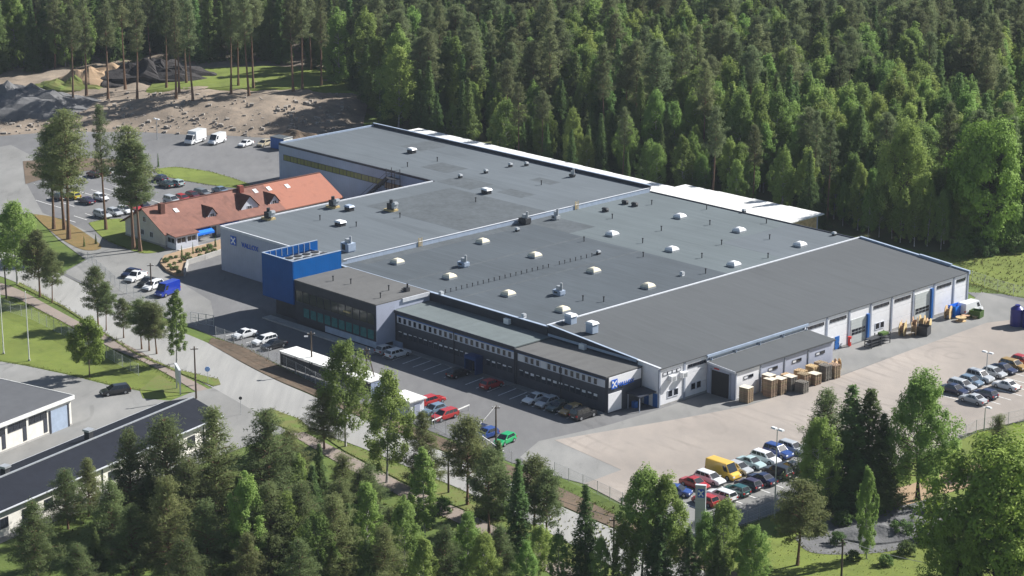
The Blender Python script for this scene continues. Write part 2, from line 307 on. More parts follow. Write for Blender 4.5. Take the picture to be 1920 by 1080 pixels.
# ------------------------------------------------------------------ mesh helpers
class MB:
    def __init__(s): s.v = []; s.f = []; s.m = []
    def quad(s, a, b, c, d, m=0):
        i = len(s.v); s.v += [tuple(a), tuple(b), tuple(c), tuple(d)]; s.f.append((i, i+1, i+2, i+3)); s.m.append(m); return s
    def poly(s, pts, m=0):
        i = len(s.v); s.v += [tuple(p) for p in pts]; s.f.append(tuple(range(i, i+len(pts)))); s.m.append(m); return s
    def box(s, x0, x1, y0, y1, z0, z1, m=0, top=None):
        if x0 > x1: x0, x1 = x1, x0
        if y0 > y1: y0, y1 = y1, y0
        i = len(s.v)
        s.v += [(x0,y0,z0),(x1,y0,z0),(x1,y1,z0),(x0,y1,z0),(x0,y0,z1),(x1,y0,z1),(x1,y1,z1),(x0,y1,z1)]
        s.f += [(i,i+3,i+2,i+1),(i+4,i+5,i+6,i+7),(i,i+1,i+5,i+4),(i+1,i+2,i+6,i+5),(i+2,i+3,i+7,i+6),(i+3,i,i+4,i+7)]
        s.m += [m, m if top is None else top, m, m, m, m]; return s
    def hexa(s, p, m=0):            # eight corners: bottom ring then top ring, counter-clockwise from above
        i = len(s.v); s.v += [tuple(q) for q in p]
        s.f += [(i,i+3,i+2,i+1),(i+4,i+5,i+6,i+7),(i,i+1,i+5,i+4),(i+1,i+2,i+6,i+5),(i+2,i+3,i+7,i+6),(i+3,i,i+4,i+7)]
        s.m += [m]*6; return s
    def prism(s, pts, z0, z1, m=0, top=None):    # counter-clockwise outline
        n = len(pts); i = len(s.v)
        s.v += [(p[0],p[1],z0) for p in pts] + [(p[0],p[1],z1) for p in pts]
        for k in range(n):
            j = (k+1) % n; s.f.append((i+k, i+j, i+n+j, i+n+k)); s.m.append(m)
        tris = tessellate_polygon([[Vector((p[0],p[1],0)) for p in pts]])
        for t in tris:
            a, b, c = [Vector((pts[q][0], pts[q][1], 0)) for q in t]
            if (b-a).cross(c-a).z < 0: t = (t[0], t[2], t[1])
            s.f.append(tuple(i+n+q for q in t)); s.m.append(m if top is None else top)
            s.f.append(tuple(i+q for q in reversed(t))); s.m.append(m)
        return s
    def cyl(s, c, r, z0, z1, n=10, m=0, r1=None, cap=True):
        r1 = r if r1 is None else r1; i = len(s.v)
        for rr, z in ((r, z0), (r1, z1)):
            s.v += [(c[0]+rr*math.cos(2*math.pi*k/n), c[1]+rr*math.sin(2*math.pi*k/n), z) for k in range(n)]
        for k in range(n):
            j = (k+1) % n; s.f.append((i+k, i+j, i+n+j, i+n+k)); s.m.append(m)
        if cap:
            s.f.append(tuple(i+n+k for k in range(n))); s.m.append(m)
            s.f.append(tuple(i+n-1-k for k in range(n))); s.m.append(m)
        return s
    def tube(s, pts, rad, n=6, m=0):
        pts = [Vector(p) for p in pts]; i = len(s.v)
        rr = rad if isinstance(rad, (list, tuple)) else [rad]*len(pts)
        for k, p in enumerate(pts):
            d = (pts[min(k+1, len(pts)-1)] - pts[max(k-1, 0)]).normalized()
            a = d.cross(Vector((0,0,1)) if abs(d.z) < 0.9 else Vector((1,0,0))).normalized(); b = d.cross(a)
            s.v += [tuple(p + (a*math.cos(2*math.pi*q/n) + b*math.sin(2*math.pi*q/n))*rr[k]) for q in range(n)]
        for k in range(len(pts)-1):
            for q in range(n):
                j = (q+1) % n
                s.f.append((i+k*n+q, i+(k+1)*n+q, i+(k+1)*n+j, i+k*n+j)); s.m.append(m)
        s.f.append(tuple(i+(len(pts)-1)*n+q for q in range(n))[::-1]); s.m.append(m)
        s.f.append(tuple(i+q for q in range(n))); s.m.append(m)
        return s
    def mesh(s, name, mats, smooth=False):
        me = bpy.data.meshes.new(name)
        me.from_pydata(s.v, [], s.f)
        for q in (mats if isinstance(mats, (list, tuple)) else [mats]): me.materials.append(q)
        if len(me.polygons):
            me.polygons.foreach_set('material_index', s.m)
            if smooth: me.polygons.foreach_set('use_smooth', [True]*len(me.polygons))
        me.update(); return me
    def build(s, name, mats, parent=None, loc=None, rz=0, smooth=False):
        return link(name, s.mesh(name, mats, smooth), parent, loc, rz)
def link(name, data, parent=None, loc=None, rz=0):
    o = bpy.data.objects.new(name, data); COL.objects.link(o)
    if parent is not None: o.parent = parent
    if loc is not None: o.location = loc
    if rz: o.rotation_euler = (0, 0, rz)
    return o
def tag(o, label, cat=None, group=None, kind=None):
    o['label'] = label
    if cat: o['category'] = cat
    if group: o['group'] = group
    if kind: o['kind'] = kind
    return o
def thing(name, label, cat, loc=(0,0,0), rz=0, group=None):
    o = link(name, None, None, loc, rz); o.empty_display_size = 0.5
    return tag(o, label, cat, group)
def setting(o, label=None):
    o['kind'] = 'structure'
    if label: o['label'] = label
    return o
def dup(o, parent=None, name=None):
    c = o.copy()
    if name: c.name = name
    COL.objects.link(c)
    if parent is not None: c.parent = parent
    return c

def sheet(name, pts, z, m, label=None, kind='structure', thick=0.0):
    """flat ground sheet from a list of ground points, subdivided enough by its own outline"""
    mb = MB(); P = [Vector((p[0], p[1], 0)) for p in pts]
    tr = tessellate_polygon([P])
    mb.v = [(p.x, p.y, z) for p in P]
    for t in tr:
        a, b, c = [P[q] for q in t]
        if (b-a).cross(c-a).z < 0: t = (t[0], t[2], t[1])
        mb.f.append(tuple(t)); mb.m.append(0)
    o = mb.build(name, m)
    o['kind'] = kind
    if label: o['label'] = label
    return o
def gp(*pix): return [G(*p) for p in pix]
def smooth_line(pts, n=6):
    P = [Vector((p[0], p[1], 0)) for p in pts]; out = []
    for i in range(len(P)-1):
        p0, p1, p2, p3 = P[max(i-1,0)], P[i], P[i+1], P[min(i+2,len(P)-1)]
        for k in range(n):
            t = k/n
            out.append(0.5*((2*p1)+(p2-p0)*t+(2*p0-5*p1+4*p2-p3)*t*t+(3*p1-p0-3*p2+p3)*t**3))
    out.append(P[-1]); return out

# ------------------------------------------------------------------ ground
BIG = 4000
mb = MB(); mb.quad((-BIG,-600,0),(BIG,-600,0),(BIG,6000,0),(-BIG,6000,0))
setting(mb.build('ground', M_grass))
# forest floor
FOREST = [G(-260,180), G(-60,158), G(120,140), G(240,133), G(350,140), G(560,150), G(635,185), G(690,213),
          W(-162,97), W(-100,99), W(-40,101), G(1575,436), G(1740,474), G(1940,462), G(2200,440), G(2300,-140), G(-380,-140)]
sheet('forest_ground', FOREST, 0.02, M_forestf)
far_field = sheet('field', [Vector((-420,790,0)), Vector((420,790,0)), Vector((900,1700,0)), Vector((-900,1700,0))], 0.02, M_lawn)

road_low = gp((-90,490),(-30,508),(35,532),(118,576),(178,615),(255,663),(329,695),(392,724),(470,768),(560,800),(673,838),(827,902),(873,922),(960,965),(1060,1015),(1170,1075),(1300,1140))
road_up  = gp((-90,430),(-20,462),(60,490),(113,514),(220,568),(300,606),(395,646),(449,678),(517,713),(586,743),(673,783),(840,852),(1047,948),(1187,1008),(1300,1062),(1420,1118))
sheet('road', smooth_line(road_low) + smooth_line(road_up)[::-1], 0.05, M_road)
# yard asphalt under and round the factory
S_yard = sheet('yard', gp((113,514),(163,486),(215,462),(300,466),(330,440),(640,300)) + [W(-120,60), W(-60,82), W(1,84)] +
      gp((1812,548),(1880,552),(2000,575),(2060,640),(1850,610),(1700,665),(1560,715),(1400,765),(1200,800),(1160,885),(1095,908),(1010,885),(960,868),(880,838),(760,790),(690,762),(609,727),(517,681),(456,650),(403,632),(330,604),(220,564)),
      0.06, M_asph)
# lighter, sun-bleached asphalt along the end wall and the driveway
sheet('apron', gp((975,858),(1010,828),(1120,803),(1150,795),(1237,768),(1811,577),(1840,548),(1900,562),(2000,590),(1850,606),(1700,660),(1560,710),(1400,762),(1280,785),(1040,826),(1165,882),(1095,908),(1010,884)), 0.075, M_asphL)
sheet('driveway', gp((120,512),(165,487),(205,468),(295,470),(320,462),(414,437),(414,447),(330,466),(304,488),(308,508),(350,537),(395,565),(400,590),(390,625),(330,602),(220,562)), 0.075, M_asphL)
S_gravel_yard = sheet('gravel_yard', gp((1040,826),(1280,785),(1400,762),(1560,712),(1700,660),(1800,624),(1850,606),(2000,588),(2250,620),(2150,720),(1920,790),(1830,808),(1700,866),(1530,938),(1440,968),(1370,992),(1300,1004),(1240,984),(1095,908),(1165,882)), 0.09, M_pink)
S_parking_strip = sheet('parking_strip', gp((1245,952),(1330,905),(1500,835),(1560,812),(1600,850),(1530,935),(1440,966),(1370,990),(1300,1002),(1242,982)), 0.105, M_asphL)
# brown verge between fence and road
sheet('verge', smooth_line(gp((397,634),(456,651),(517,683),(575,712),(640,741),(760,795),(900,850),(1050,915),(1173,976),(1290,1030),(1400,1085)))
      + smooth_line(gp((391,644),(449,677),(517,712),(586,741),(673,781),(840,850),(1047,946),(1187,1006),(1300,1060),(1420,1116)))[::-1], 0.10, M_dirt)
# footpaths
sheet('footpath', smooth_line(gp((-60,512),(27,540),(89,572),(154,607),(207,632),(267,662),(326,696),(385,727),(440,760))) +
      smooth_line(gp((-60,545),(18,556),(60,574),(142,617),(207,652),(267,678),(310,700),(350,724),(395,752)))[::-1], 0.07, M_path)
sheet('footpath', smooth_line(gp((560,806),(647,850),(740,899),(807,932),(890,968),(973,1014),(1050,1053),(1130,1095))) +
      smooth_line(gp((540,812),(640,872),(730,920),(800,955),(885,993),(960,1035),(1030,1075),(1080,1110)))[::-1], 0.07, M_path)
sheet('forecourt', gp((-60,668),(50,687),(130,704),(200,722),(262,734),(268,748),(320,752),(355,738),(400,728),(470,768),(540,810),(480,830),(300,900),(0,1020),(-120,1050)), 0.075, M_asphL)
for nm, pts in (('verge', [(30,534),(118,577),(178,616),(255,665),(329,697),(400,725),(414,722),(410,712),(329,693),(255,662),(178,613),(118,574),(37,530)]),
                ('verge', [(480,778),(510,768),(560,786),(588,810),(560,812),(510,795)]),
                ('verge', [(600,815),(673,842),(827,906),(873,926),(960,969),(1060,1020),(1170,1080),(1130,1088),(1050,1050),(973,1011),(890,965),(807,929),(740,896),(647,847)]),
                ('verge', [(262,732),(300,735),(340,738),(362,736),(330,722),(296,703)])):
    sheet(nm, gp(*pts), 0.12, M_verge)
sheet('lawn', gp((-120,560),(18,560),(60,577),(142,620),(207,655),(267,681),(310,703),(345,726),(330,748),(268,746),(262,732),(200,720),(130,702),(50,685),(-120,655)), 0.04, M_lawn)
# upper-left car park and drive
S_car_park = sheet('car_park', gp((-160,300),(-40,255),(0,246),(120,240),(240,238),(560,245),(660,330),(320,440),(240,470),(165,488),(205,466),(170,448),(120,412),(60,398),(-20,402),(-160,440)), 0.055, M_asph)
sheet('access_road', gp((-160,330),(-40,284),(20,272),(75,300),(50,345),(80,400),(150,428),(215,462),(160,487),(110,450),(60,400),(-20,404),(-160,440)), 0.07, M_asphL)
sheet('lawn', smooth_line(gp((290,318),(330,314),(390,322),(440,336),(470,348),(455,354),(400,348),(340,338),(300,328),(290,318))), 0.12, M_lawn)
sheet('lawn', smooth_line(gp((166,419),(200,412),(245,416),(300,462),(310,470),(270,476),(230,464),(195,448),(166,419))), 0.12, M_lawn)
sheet('planting_bed', smooth_line(gp((62,402),(100,408),(138,424),(190,462),(160,470),(120,452),(85,425),(62,402))), 0.12, M_dry)
sheet('planting_bed', gp((43,303),(140,296),(230,300),(225,312),(100,330),(48,346)), 0.12, M_dirt)
sheet('grass_bank', gp((1740,474),(1940,462),(2200,440),(2300,560),(2000,566),(1900,556),(1820,532),(1760,505)), 0.05, M_lawn)
# lower right: lawn with a gravel pit
sheet('lawn', gp((1240,1010),(1300,1012),(1370,998),(1450,968),(1530,940),(1700,870),(1830,812),(1920,793),(2200,730),(2300,1150),(1200,1150)), 0.04, M_lawn)
sheet('gravel_pit', smooth_line(gp((1490,1010),(1540,975),(1620,940),(1720,925),(1800,960),(1760,1000),(1690,1030),(1600,1040),(1520,1036),(1490,1010))), 0.07, M_gravel)
sheet('gravel_pit', smooth_line(gp((1640,930),(1720,905),(1830,870),(1830,905),(1760,930),(1680,950),(1640,930))), 0.09, M_sand)

# parking-bay lines: each stroke is its own painted piece of the yard it lies on
def stroke(a, b, par, w=0.2, z=0.115, m=None):
    a, b = Vector(a), Vector(b); d = (b-a); L = d.length; ang = math.atan2(d.y, d.x)
    mb = MB(); mb.box(0, L, -w/2, w/2, 0, 0.006)
    return mb.build('bay_line', m or M_wornline, par, (a.x, a.y, z), ang)
for k in range(19):
    u = -51.2 + 2.5*k
    if -33.4 < u < -30.2: continue
    stroke(W(u, -13.7), W(u - 0.6, -9.3), S_yard, z=0.075)
for k in range(4): stroke(W(-76.0+2.8*k, -25.0), W(-76.0+2.8*k, -20.2), S_yard, z=0.085)
for k in range(15): stroke(W(-164.6, 0.6+2.75*k), W(-159.8, 0.6+2.75*k), S_car_park, z=0.085)
for k in range(9): stroke(W(-181.6, 5.2+2.75*k), W(-171.4, 5.2+2.75*k), S_car_park, z=0.085)
for k in range(8): stroke(W(-194.8, 13.2+2.75*k), W(-189.9, 13.2+2.75*k), S_car_park, z=0.085)
for k in range(13): stroke(W(25.2, -27.5+2.9*k), W(35.4, -27.5+2.9*k), S_parking_strip, z=0.12)
for k in range(9): stroke(W(25.2, 36.0+2.9*k), W(35.4, 36.0+2.9*k), S_gravel_yard, z=0.105)

# ------------------------------------------------------------------ the factory: one building, its wings are its parts
fac = thing('factory_building', 'huge low factory with grey felt roofs, blue tower and white end wall', 'factory', (ORG.x, ORG.y, 0), YA)
def part(name, mb, mats, parent=fac, label=None, smooth=False):
    o = mb.build(name, mats, parent, None, 0, smooth)
    if label: o['label'] = label
    return o
_cache = {}
def piece(name, parent, mats, x0, x1, y0, y1, z0, z1):
    """box-shaped piece, mesh shared between equal sizes"""
    key = (name, round(x1-x0,2), round(y1-y0,2), round(z1-z0,2), tuple(m.name for m in (mats if isinstance(mats, (list,tuple)) else [mats])))
    if key not in _cache:
        mb = MB(); mb.box(-(x1-x0)/2, (x1-x0)/2, -(y1-y0)/2, (y1-y0)/2, 0, z1-z0); _cache[key] = mb.mesh(name, mats)
    return link(name, _cache[key], parent, ((x0+x1)/2, (y0+y1)/2, z0))
def window(parent, axis, a0, a1, face, z0, z1, glass=None, frame=None, fw=0.09, mull=0):
    """framed window on a wall; axis 'x': runs along x on the plane y=face, looks towards -y;
       axis 'y': runs along y on the plane x=face, looks towards +x"""
    glass = glass or M_glassD; frame = frame or M_frame
    w, h = a1-a0, z1-z0
    key = ('win', axis, round(w,2), round(h,2), glass.name, frame.name, round(fw,3), mull)
    if key not in _cache:
        mb = MB()
        def b(p0, p1, q0, q1, d0, d1, m):
            if axis == 'x': mb.box(p0, p1, -d1, -d0, q0, q1, m)
            else: mb.box(d0, d1, p0, p1, q0, q1, m)
        b(-w/2+fw, w/2-fw, fw, h-fw, 0.0, 0.035, 1)
        b(-w/2, w/2, 0, fw, 0, 0.09, 0); b(-w/2, w/2, h-fw, h, 0, 0.07, 0)
        b(-w/2, -w/2+fw, fw, h-fw, 0, 0.07, 0); b(w/2-fw, w/2, fw, h-fw, 0, 0.07, 0)
        for k in range(mull):
            c = -w/2 + w*(k+1)/(mull+1); b(c-fw*0.4, c+fw*0.4, fw, h-fw, 0, 0.06, 0)
        _cache[key] = mb.mesh('window', [frame, glass])
    c = (a0+a1)/2
    return link('window', _cache[key], parent, (c, face-0.002, z0) if axis == 'x' else (face+0.002, c, z0))

def parapet(mb, pts, z0, z1, w, m=0, closed=True):
    n = len(pts)
    for k in range(n if closed else n-1):
        a = Vector((pts[k][0], pts[k][1], 0)); b = Vector((pts[(k+1)%n][0], pts[(k+1)%n][1], 0))
        d = (b-a).normalized(); nrm = Vector((-d.y, d.x, 0))
        e = 0.003*k
        p = [a - d*0, b + d*0, b + nrm*w, a + nrm*w]
        mb.hexa([(q.x, q.y, z0) for q in p] + [(q.x, q.y, z1+e) for q in p], m)

# ---- tall hall (left and rear)
Lsh = [(-110.4,0),(-76,0),(-76,80),(-160,80),(-160,53),(-110.4,53)]
ZT = 8.45
th = part('tall_hall', MB().prism(Lsh, 0, ZT-0.15, 0), M_wallG, label='tall grey clad hall with blue-grey felt roof')
rm = MB().prism([(-110.3,0.1),(-76.1,0.1),(-76.1,79.9),(-159.9,79.9),(-159.9,53.1),(-110.3,53.1)], ZT-0.148, ZT-0.10, 0)
troof = part('roof', rm, M_roofT, th)
em = MB(); parapet(em, [(-110.45,-0.05),(-76.0,-0.05)], ZT-0.35, ZT+0.08, 0.3, 0, False); part('roof_edge', em, M_flash, th)
em = MB(); parapet(em, [(-160.05,52.95),(-110.1,52.95)], ZT-0.35, ZT+0.08, 0.28, 0, False); part('roof_edge', em, M_framed, th)
em = MB(); em.box(-110.5,-110.15,0.26,52.9,ZT-0.3,ZT+0.085); part('roof_edge', em, M_flash, th)
em = MB(); em.box(-160.1,-159.75,53.3,79.8,ZT-0.3,ZT+0.22); part('roof_edge', em, M_steelB, th)
em = MB(); em.box(-160.1,-75.9,79.75,80.1,ZT-0.3,ZT+0.55,0); em.box(-160.12,-75.88,79.7,80.15,ZT+0.552,ZT+0.62,1); part('rear_parapet', em, [M_wallN2, M_steelB], th)
# step down to the middle hall: pale sheet-metal face
em = MB(); em.box(-76.0,-75.9,0.3,79.7,7.4,ZT+0.02,0); em.box(-76.15,-75.84,0.25,79.72,ZT+0.022,ZT+0.1,1); part('step_wall', em, [M_steelB, M_flash], th)
# blue-grey rear wall of the notch with its long olive glazing and the sandy end
part('notch_wall', MB().box(-159.9,-110.5,52.86,52.98,0.05,ZT-0.36), M_wallB, th)
n = 14
for k in range(n):
    a = -158.3 + k*2.36
    window(th, 'x', a, a+2.34, 52.85, 5.0, 6.3, M_yellowg, M_framed, 0.07, 1)
for k in range(6): window(th, 'x', -125.0+k*2.3, -122.75+k*2.3, 52.85, 4.6, 5.9, M_pink_b, M_framed, 0.06, 1)
# steel fire stair on the notch wall
st = MB()
n = 16
for k in range(n):
    t = k/(n-1); x = -131+t*8.2; z = 1.0+t*6.4
    st.box(x, x+0.6, 50.9, 52.3, z, z+0.06)
for y in (50.85, 52.3):
    st.hexa([(-131,y,0.9),(-122.4,y,7.3),(-122.4,y+0.08,7.3),(-131,y+0.08,0.9),(-131,y,1.15),(-122.4,y,7.6),(-122.4,y+0.08,7.6),(-131,y+0.08,1.15)])
    st.hexa([(-131,y,2.0),(-122.4,y,8.4),(-122.4,y+0.06,8.4),(-131,y+0.06,2.0),(-131,y,2.06),(-122.4,y,8.46),(-122.4,y+0.06,8.46),(-131,y+0.06,2.06)])
st.box(-122.4,-119.6,50.8,52.4,7.35,7.45)
for x in (-122.3,-119.7):
    for y in (50.85,52.3): st.box(x,x+0.1,y,y+0.1,0,9.4)
for x0,x1,y0,y1 in ((-122.4,-119.6,50.82,50.88),(-119.66,-119.6,50.8,52.4)):
    for z in (8.4,8.9,9.3): st.box(x0,x1,y0,y1,z,z+0.06)
part('fire_stair', st, M_dkmetal, th)

# ---- middle hall
ZM = 7.75
mh = part('middle_hall', MB().box(-75.9,-24.0,0,80,0,ZM-0.15), M_wallN2, label='wide middle hall with two-tone felt roof and rows of domed rooflights')
part('roof', MB().box(-75.88,-24.05,0.1,45.0,ZM-0.148,ZM-0.08), M_roofD, mh, 'dark front half of the felt roof')
part('roof', MB().box(-75.88,-24.05,45.0,79.9,ZM-0.148,ZM-0.085), M_roofM, mh, 'pale greenish rear half of the felt roof')
em = MB(); em.box(-75.9,-24.0,-0.25,0.0,5.2,ZM+0.02,0); em.box(-75.9,-24.0,-0.3,0.25,ZM+0.022,ZM+0.1,1); part('front_parapet', em, [M_wallN2, M_steelB], mh)
em = MB(); em.box(-75.9,-24.3,79.8,80.1,ZM-0.3,ZM+0.1); part('roof_edge', em, M_framed, mh)
# repair sheets and the paler strip along the step
for (u0,u1,v0,v1,m,dz) in ((-75.8,-73.2,4,44.9,M_roofP,0.003),(-60.5,-59.9,1,44.8,M_roofP,0.003),(-46.5,-46.0,1,44.9,M_roofP,0.004),(-75.8,-64,45.1,52,M_roofP,0.006),(-40,-24.2,60,79.8,M_roofT,0.005)):
    part('roof_sheet', MB().box(u0,u1,v0,v1,ZM-0.082,ZM-0.078+dz), m, mh)
for (u0,u1,v0,v1,m) in ((-104,-76.2,30,52,M_roofP),(-110,-100,53.5,60,M_roofP),(-122,-114,60,66,M_roofP),(-95,-88,56,60,M_roofP),(-98,-92,68,71,M_roofP),(-140,-133,70,79,M_roofP)):
    part('roof_sheet', MB().box(u0,u1,v0,v1,ZT-0.102,ZT-0.092+0.001*(u0%3)), m, th)

# ---- right hall: low mono-pitch roof falling to the white end wall
ZR, ZE = 8.05, 6.35
rh_m = MB()
rh_m.hexa([(-24,0,0),(-0.1,0,0),(-0.1,80,0),(-24,80,0),(-24,0,ZR-0.2),(-0.1,0,ZE-0.2),(-0.1,80,ZE-0.2),(-24,80,ZR-0.2)])
rh = part('right_hall', rh_m, M_wallW, label='right hall with plain charcoal felt roof sloping to a white end wall')
rr = MB(); rr.hexa([(-23.9,0.15,ZR-0.19),(0.25,0.15,ZE-0.19-0.02),(0.25,79.9,ZE-0.21),(-23.9,79.9,ZR-0.19),(-23.9,0.15,ZR-0.05),(0.25,0.15,ZE-0.07),(0.25,79.9,ZE-0.07),(-23.9,79.9,ZR-0.05)])
part('roof', rr, M_roofR, rh)
part('roof_edge', MB().box(-24.25,-23.88,-0.2,80.05,ZM-0.05,ZR+0.08), M_flash, rh)
em = MB()
for (a,b,dz,m) in ((-23.8,-12.5,0.55,0),(-12.5,-4.4,0.45,0)):
    za = ZR + (ZE-ZR)*(a+24)/24; zb = ZR + (ZE-ZR)*(b+24)/24
    em.hexa([(a,-0.25,4.0),(b,-0.25,4.0),(b,0.05,4.0),(a,0.05,4.0),(a,-0.25,za+0.1),(b,-0.25,zb+0.1),(b,0.05,zb+0.1),(a,0.05,za+0.1)],0)
    em.hexa([(a,-0.28,za+0.103),(b,-0.28,zb+0.103),(b,0.12,zb+0.103),(a,0.12,za+0.103),(a,-0.28,za+0.17),(b,-0.28,zb+0.17),(b,0.12,zb+0.17),(a,0.12,za+0.17)],1)
em.box(-23.8,-4.5,-0.32,-0.26,6.35,6.75,1)
part('front_parapet', em, [M_wallN2, M_steelB], rh)
em = MB()
za = ZR+(ZE-ZR)*(19.6/24)
em.hexa([(-4.4,-0.12,0),(-0.1,-0.12,0),(-0.1,-0.002,0),(-4.4,-0.002,0),(-4.4,-0.12,za),(-0.1,-0.12,ZE),(-0.1,-0.002,ZE),(-4.4,-0.002,za)],0)
em.hexa([(-4.4,-0.3,za+0.003),(0.28,-0.3,ZE+0.003),(0.28,0.14,ZE+0.003),(-4.4,0.14,za+0.003),(-4.4,-0.3,za+0.14),(0.28,-0.3,ZE+0.14),(0.28,0.14,ZE+0.14),(-4.4,0.14,za+0.14)],1)
part('front_wall', em, [M_wallW, M_flash], rh)
em = MB()
for (a,b,h) in ((-23.8,-10.6,0.28),(-10.5,-3.6,0.42),(-3.5,0.3,0.22)):
    za = ZR+(ZE-ZR)*(a+24)/24; zb = ZR+(ZE-ZR)*(b+24)/24
    em.hexa([(a,79.8,za-0.4),(b,79.8,zb-0.4),(b,80.3,zb-0.4),(a,80.3,za-0.4),(a,79.8,za+h),(b,79.8,zb+h),(b,80.3,zb+h),(a,80.3,za+h)])
part('rear_parapet', em, M_steelB, rh)
BAY = [0,5.7,11.4,17.2,23.0,28.8,34.6,40.6,46.5,52.3,58.1,64.1,70.1,75.8,80.0]
for k in range(14):
    v0, v1 = BAY[k]+0.22, BAY[k+1]-0.22
    for (z0,z1) in ((0.35,2.05),(2.08,4.05),(4.08,ZE-0.24)):
        if 2 <= k <= 5 and z1 < 4.5: continue
        piece('wall_panel', rh, M_wallW, -0.1, 0.02, v0, v1, z0, z1)
    if not 2 <= k <= 5: piece('plinth', rh, M_conc, -0.1, 0.05, v0, v1, 0, 0.33)
for k, v in enumerate(BAY): piece('column', rh, M_column, -0.1, 0.13, v-0.2 if k else -0.1, v+0.2, 0, ZE-0.22)
for k in (0,1,6,7,9,10,12,13):
    n = 4 if k != 13 else 3; v0 = BAY[k]+0.75; L = (BAY[k+1]-BAY[k]-1.5)/n
    for q in range(n): window(rh, 'y', v0+q*L+0.04, v0+(q+1)*L-0.04, 0.02, 4.95, 5.5, M_glassD if k else M_blind, M_framed, 0.05)
for k, a in ((0,1.9),(0,3.2),(1,1.5),(1,2.8),(9,1.4),(9,2.7)):
    window(rh, 'y', BAY[k]+a, BAY[k]+a+1.15, 0.02, 1.15, 2.35, M_glassD, M_frame, 0.1, 0)
window(rh, 'y', BAY[7]+0.9, BAY[7]+1.9, 0.02, 1.3, 2.3, M_glassD, M_frame, 0.1)
for k, vd in ((7,2.3),):
    d = piece('door', rh, M_blueD, 0.02, 0.12, BAY[k]+vd, BAY[k]+vd+1.1, 0.05, 2.25)
    piece('handle', d, M_zinc, 0.05, 0.12, 0.35, 0.45, 1.0, 1.15)
for k, zz in ((8,4.3),(11,5.2)):
    v0, v1 = BAY[k]+0.5, BAY[k+1]-1.2
    g = piece('loading_gate', rh, M_gate, 0.02, 0.1, v0, v1, 0.1, zz)
    for q in range(4):
        L = (v1-v0-0.4)/4
        for z in (1.5, 2.05): piece('pane', g, M_glassD, 0.045, 0.075, -(v1-v0)/2+0.2+q*L+0.08, -(v1-v0)/2+0.2+(q+1)*L-0.08, z, z+0.42)
    piece('gate_jamb', rh, M_blueD, 0.02, 0.45, v1+0.05, v1+0.5, 0, zz+0.25)
for v in (2.0, 4.6):
    a = piece('air_conditioner', rh, M_lampw, 0.03, 0.75, v, v+1.2, 3.9, 4.75)
    piece('fan_grille', a, M_zinc, 0.36, 0.38, -0.35, 0.35, 0.1, 0.7)
# gutter above the annex
em = MB(); em.box(0.27,0.55,10.5,35.3,ZE-0.5,ZE-0.12,0)
part('gutter', em, M_steelB, rh)
for v in (11.6,17.4,23.2,29.0,34.8): piece('downpipe', rh, M_steelB, 0.3, 0.45, v, v+0.15, 4.9, ZE-0.1)

# ---- loading annex on the end wall
an = MB(); an.box(0.15,5.75,10.9,11.15,0,4.8,0); an.box(0.15,5.75,34.8,35.05,0,4.6,0); an.box(5.5,5.75,11.15,34.8,0,4.55,0)
anx = part('loading_annex', an, M_wallG, label='low grey loading annex with an open dark gateway')
em = MB(); em.hexa([(0.15,10.6,4.99),(6.1,10.6,4.58),(6.1,35.3,4.58),(0.15,35.3,4.99),(0.15,10.6,5.2),(6.1,10.6,4.79),(6.1,35.3,4.79),(0.15,35.3,5.2)])
part('roof', em, M_roofR, anx)
em = MB(); em.box(0.15,0.32,10.6,35.3,5.203,5.3); em.hexa([(0.33,10.5,4.9),(6.15,10.5,4.5),(6.15,10.6,4.5),(0.33,10.6,4.9),(0.33,10.5,5.25),(6.15,10.5,4.85),(6.15,10.6,4.85),(0.33,10.6,5.25)])
part('roof_edge', em, M_flash, anx)
part('gateway', MB().box(1.15,4.75,10.82,10.895,0.05,4.0), M_trim, anx, 'open dark gateway')
for x0,x1 in ((0.85,1.15),(4.75,5.05)): piece('gate_jamb', anx, M_column, x0, x1, 10.75, 10.9, 0, 4.2)
piece('gate_sign', anx, M_red, 1.6, 2.6, 10.83, 10.9, 4.25, 4.45)
for k in range(4):
    v0 = 11.3+k*5.88
    piece('wall_panel', anx, M_wallG if k else M_wallW, 5.75, 5.8, v0, v0+5.5, 0.2, 4.4)
    piece('column', anx, M_column, 5.75, 5.9, v0-0.3, v0-0.05, 0, 4.5)
    for q in range(2): window(anx, 'y', v0+1.7+q*1.2, v0+2.75+q*1.2, 5.8, 3.0, 3.5, M_glassD if q else M_blind, M_framed, 0.05)

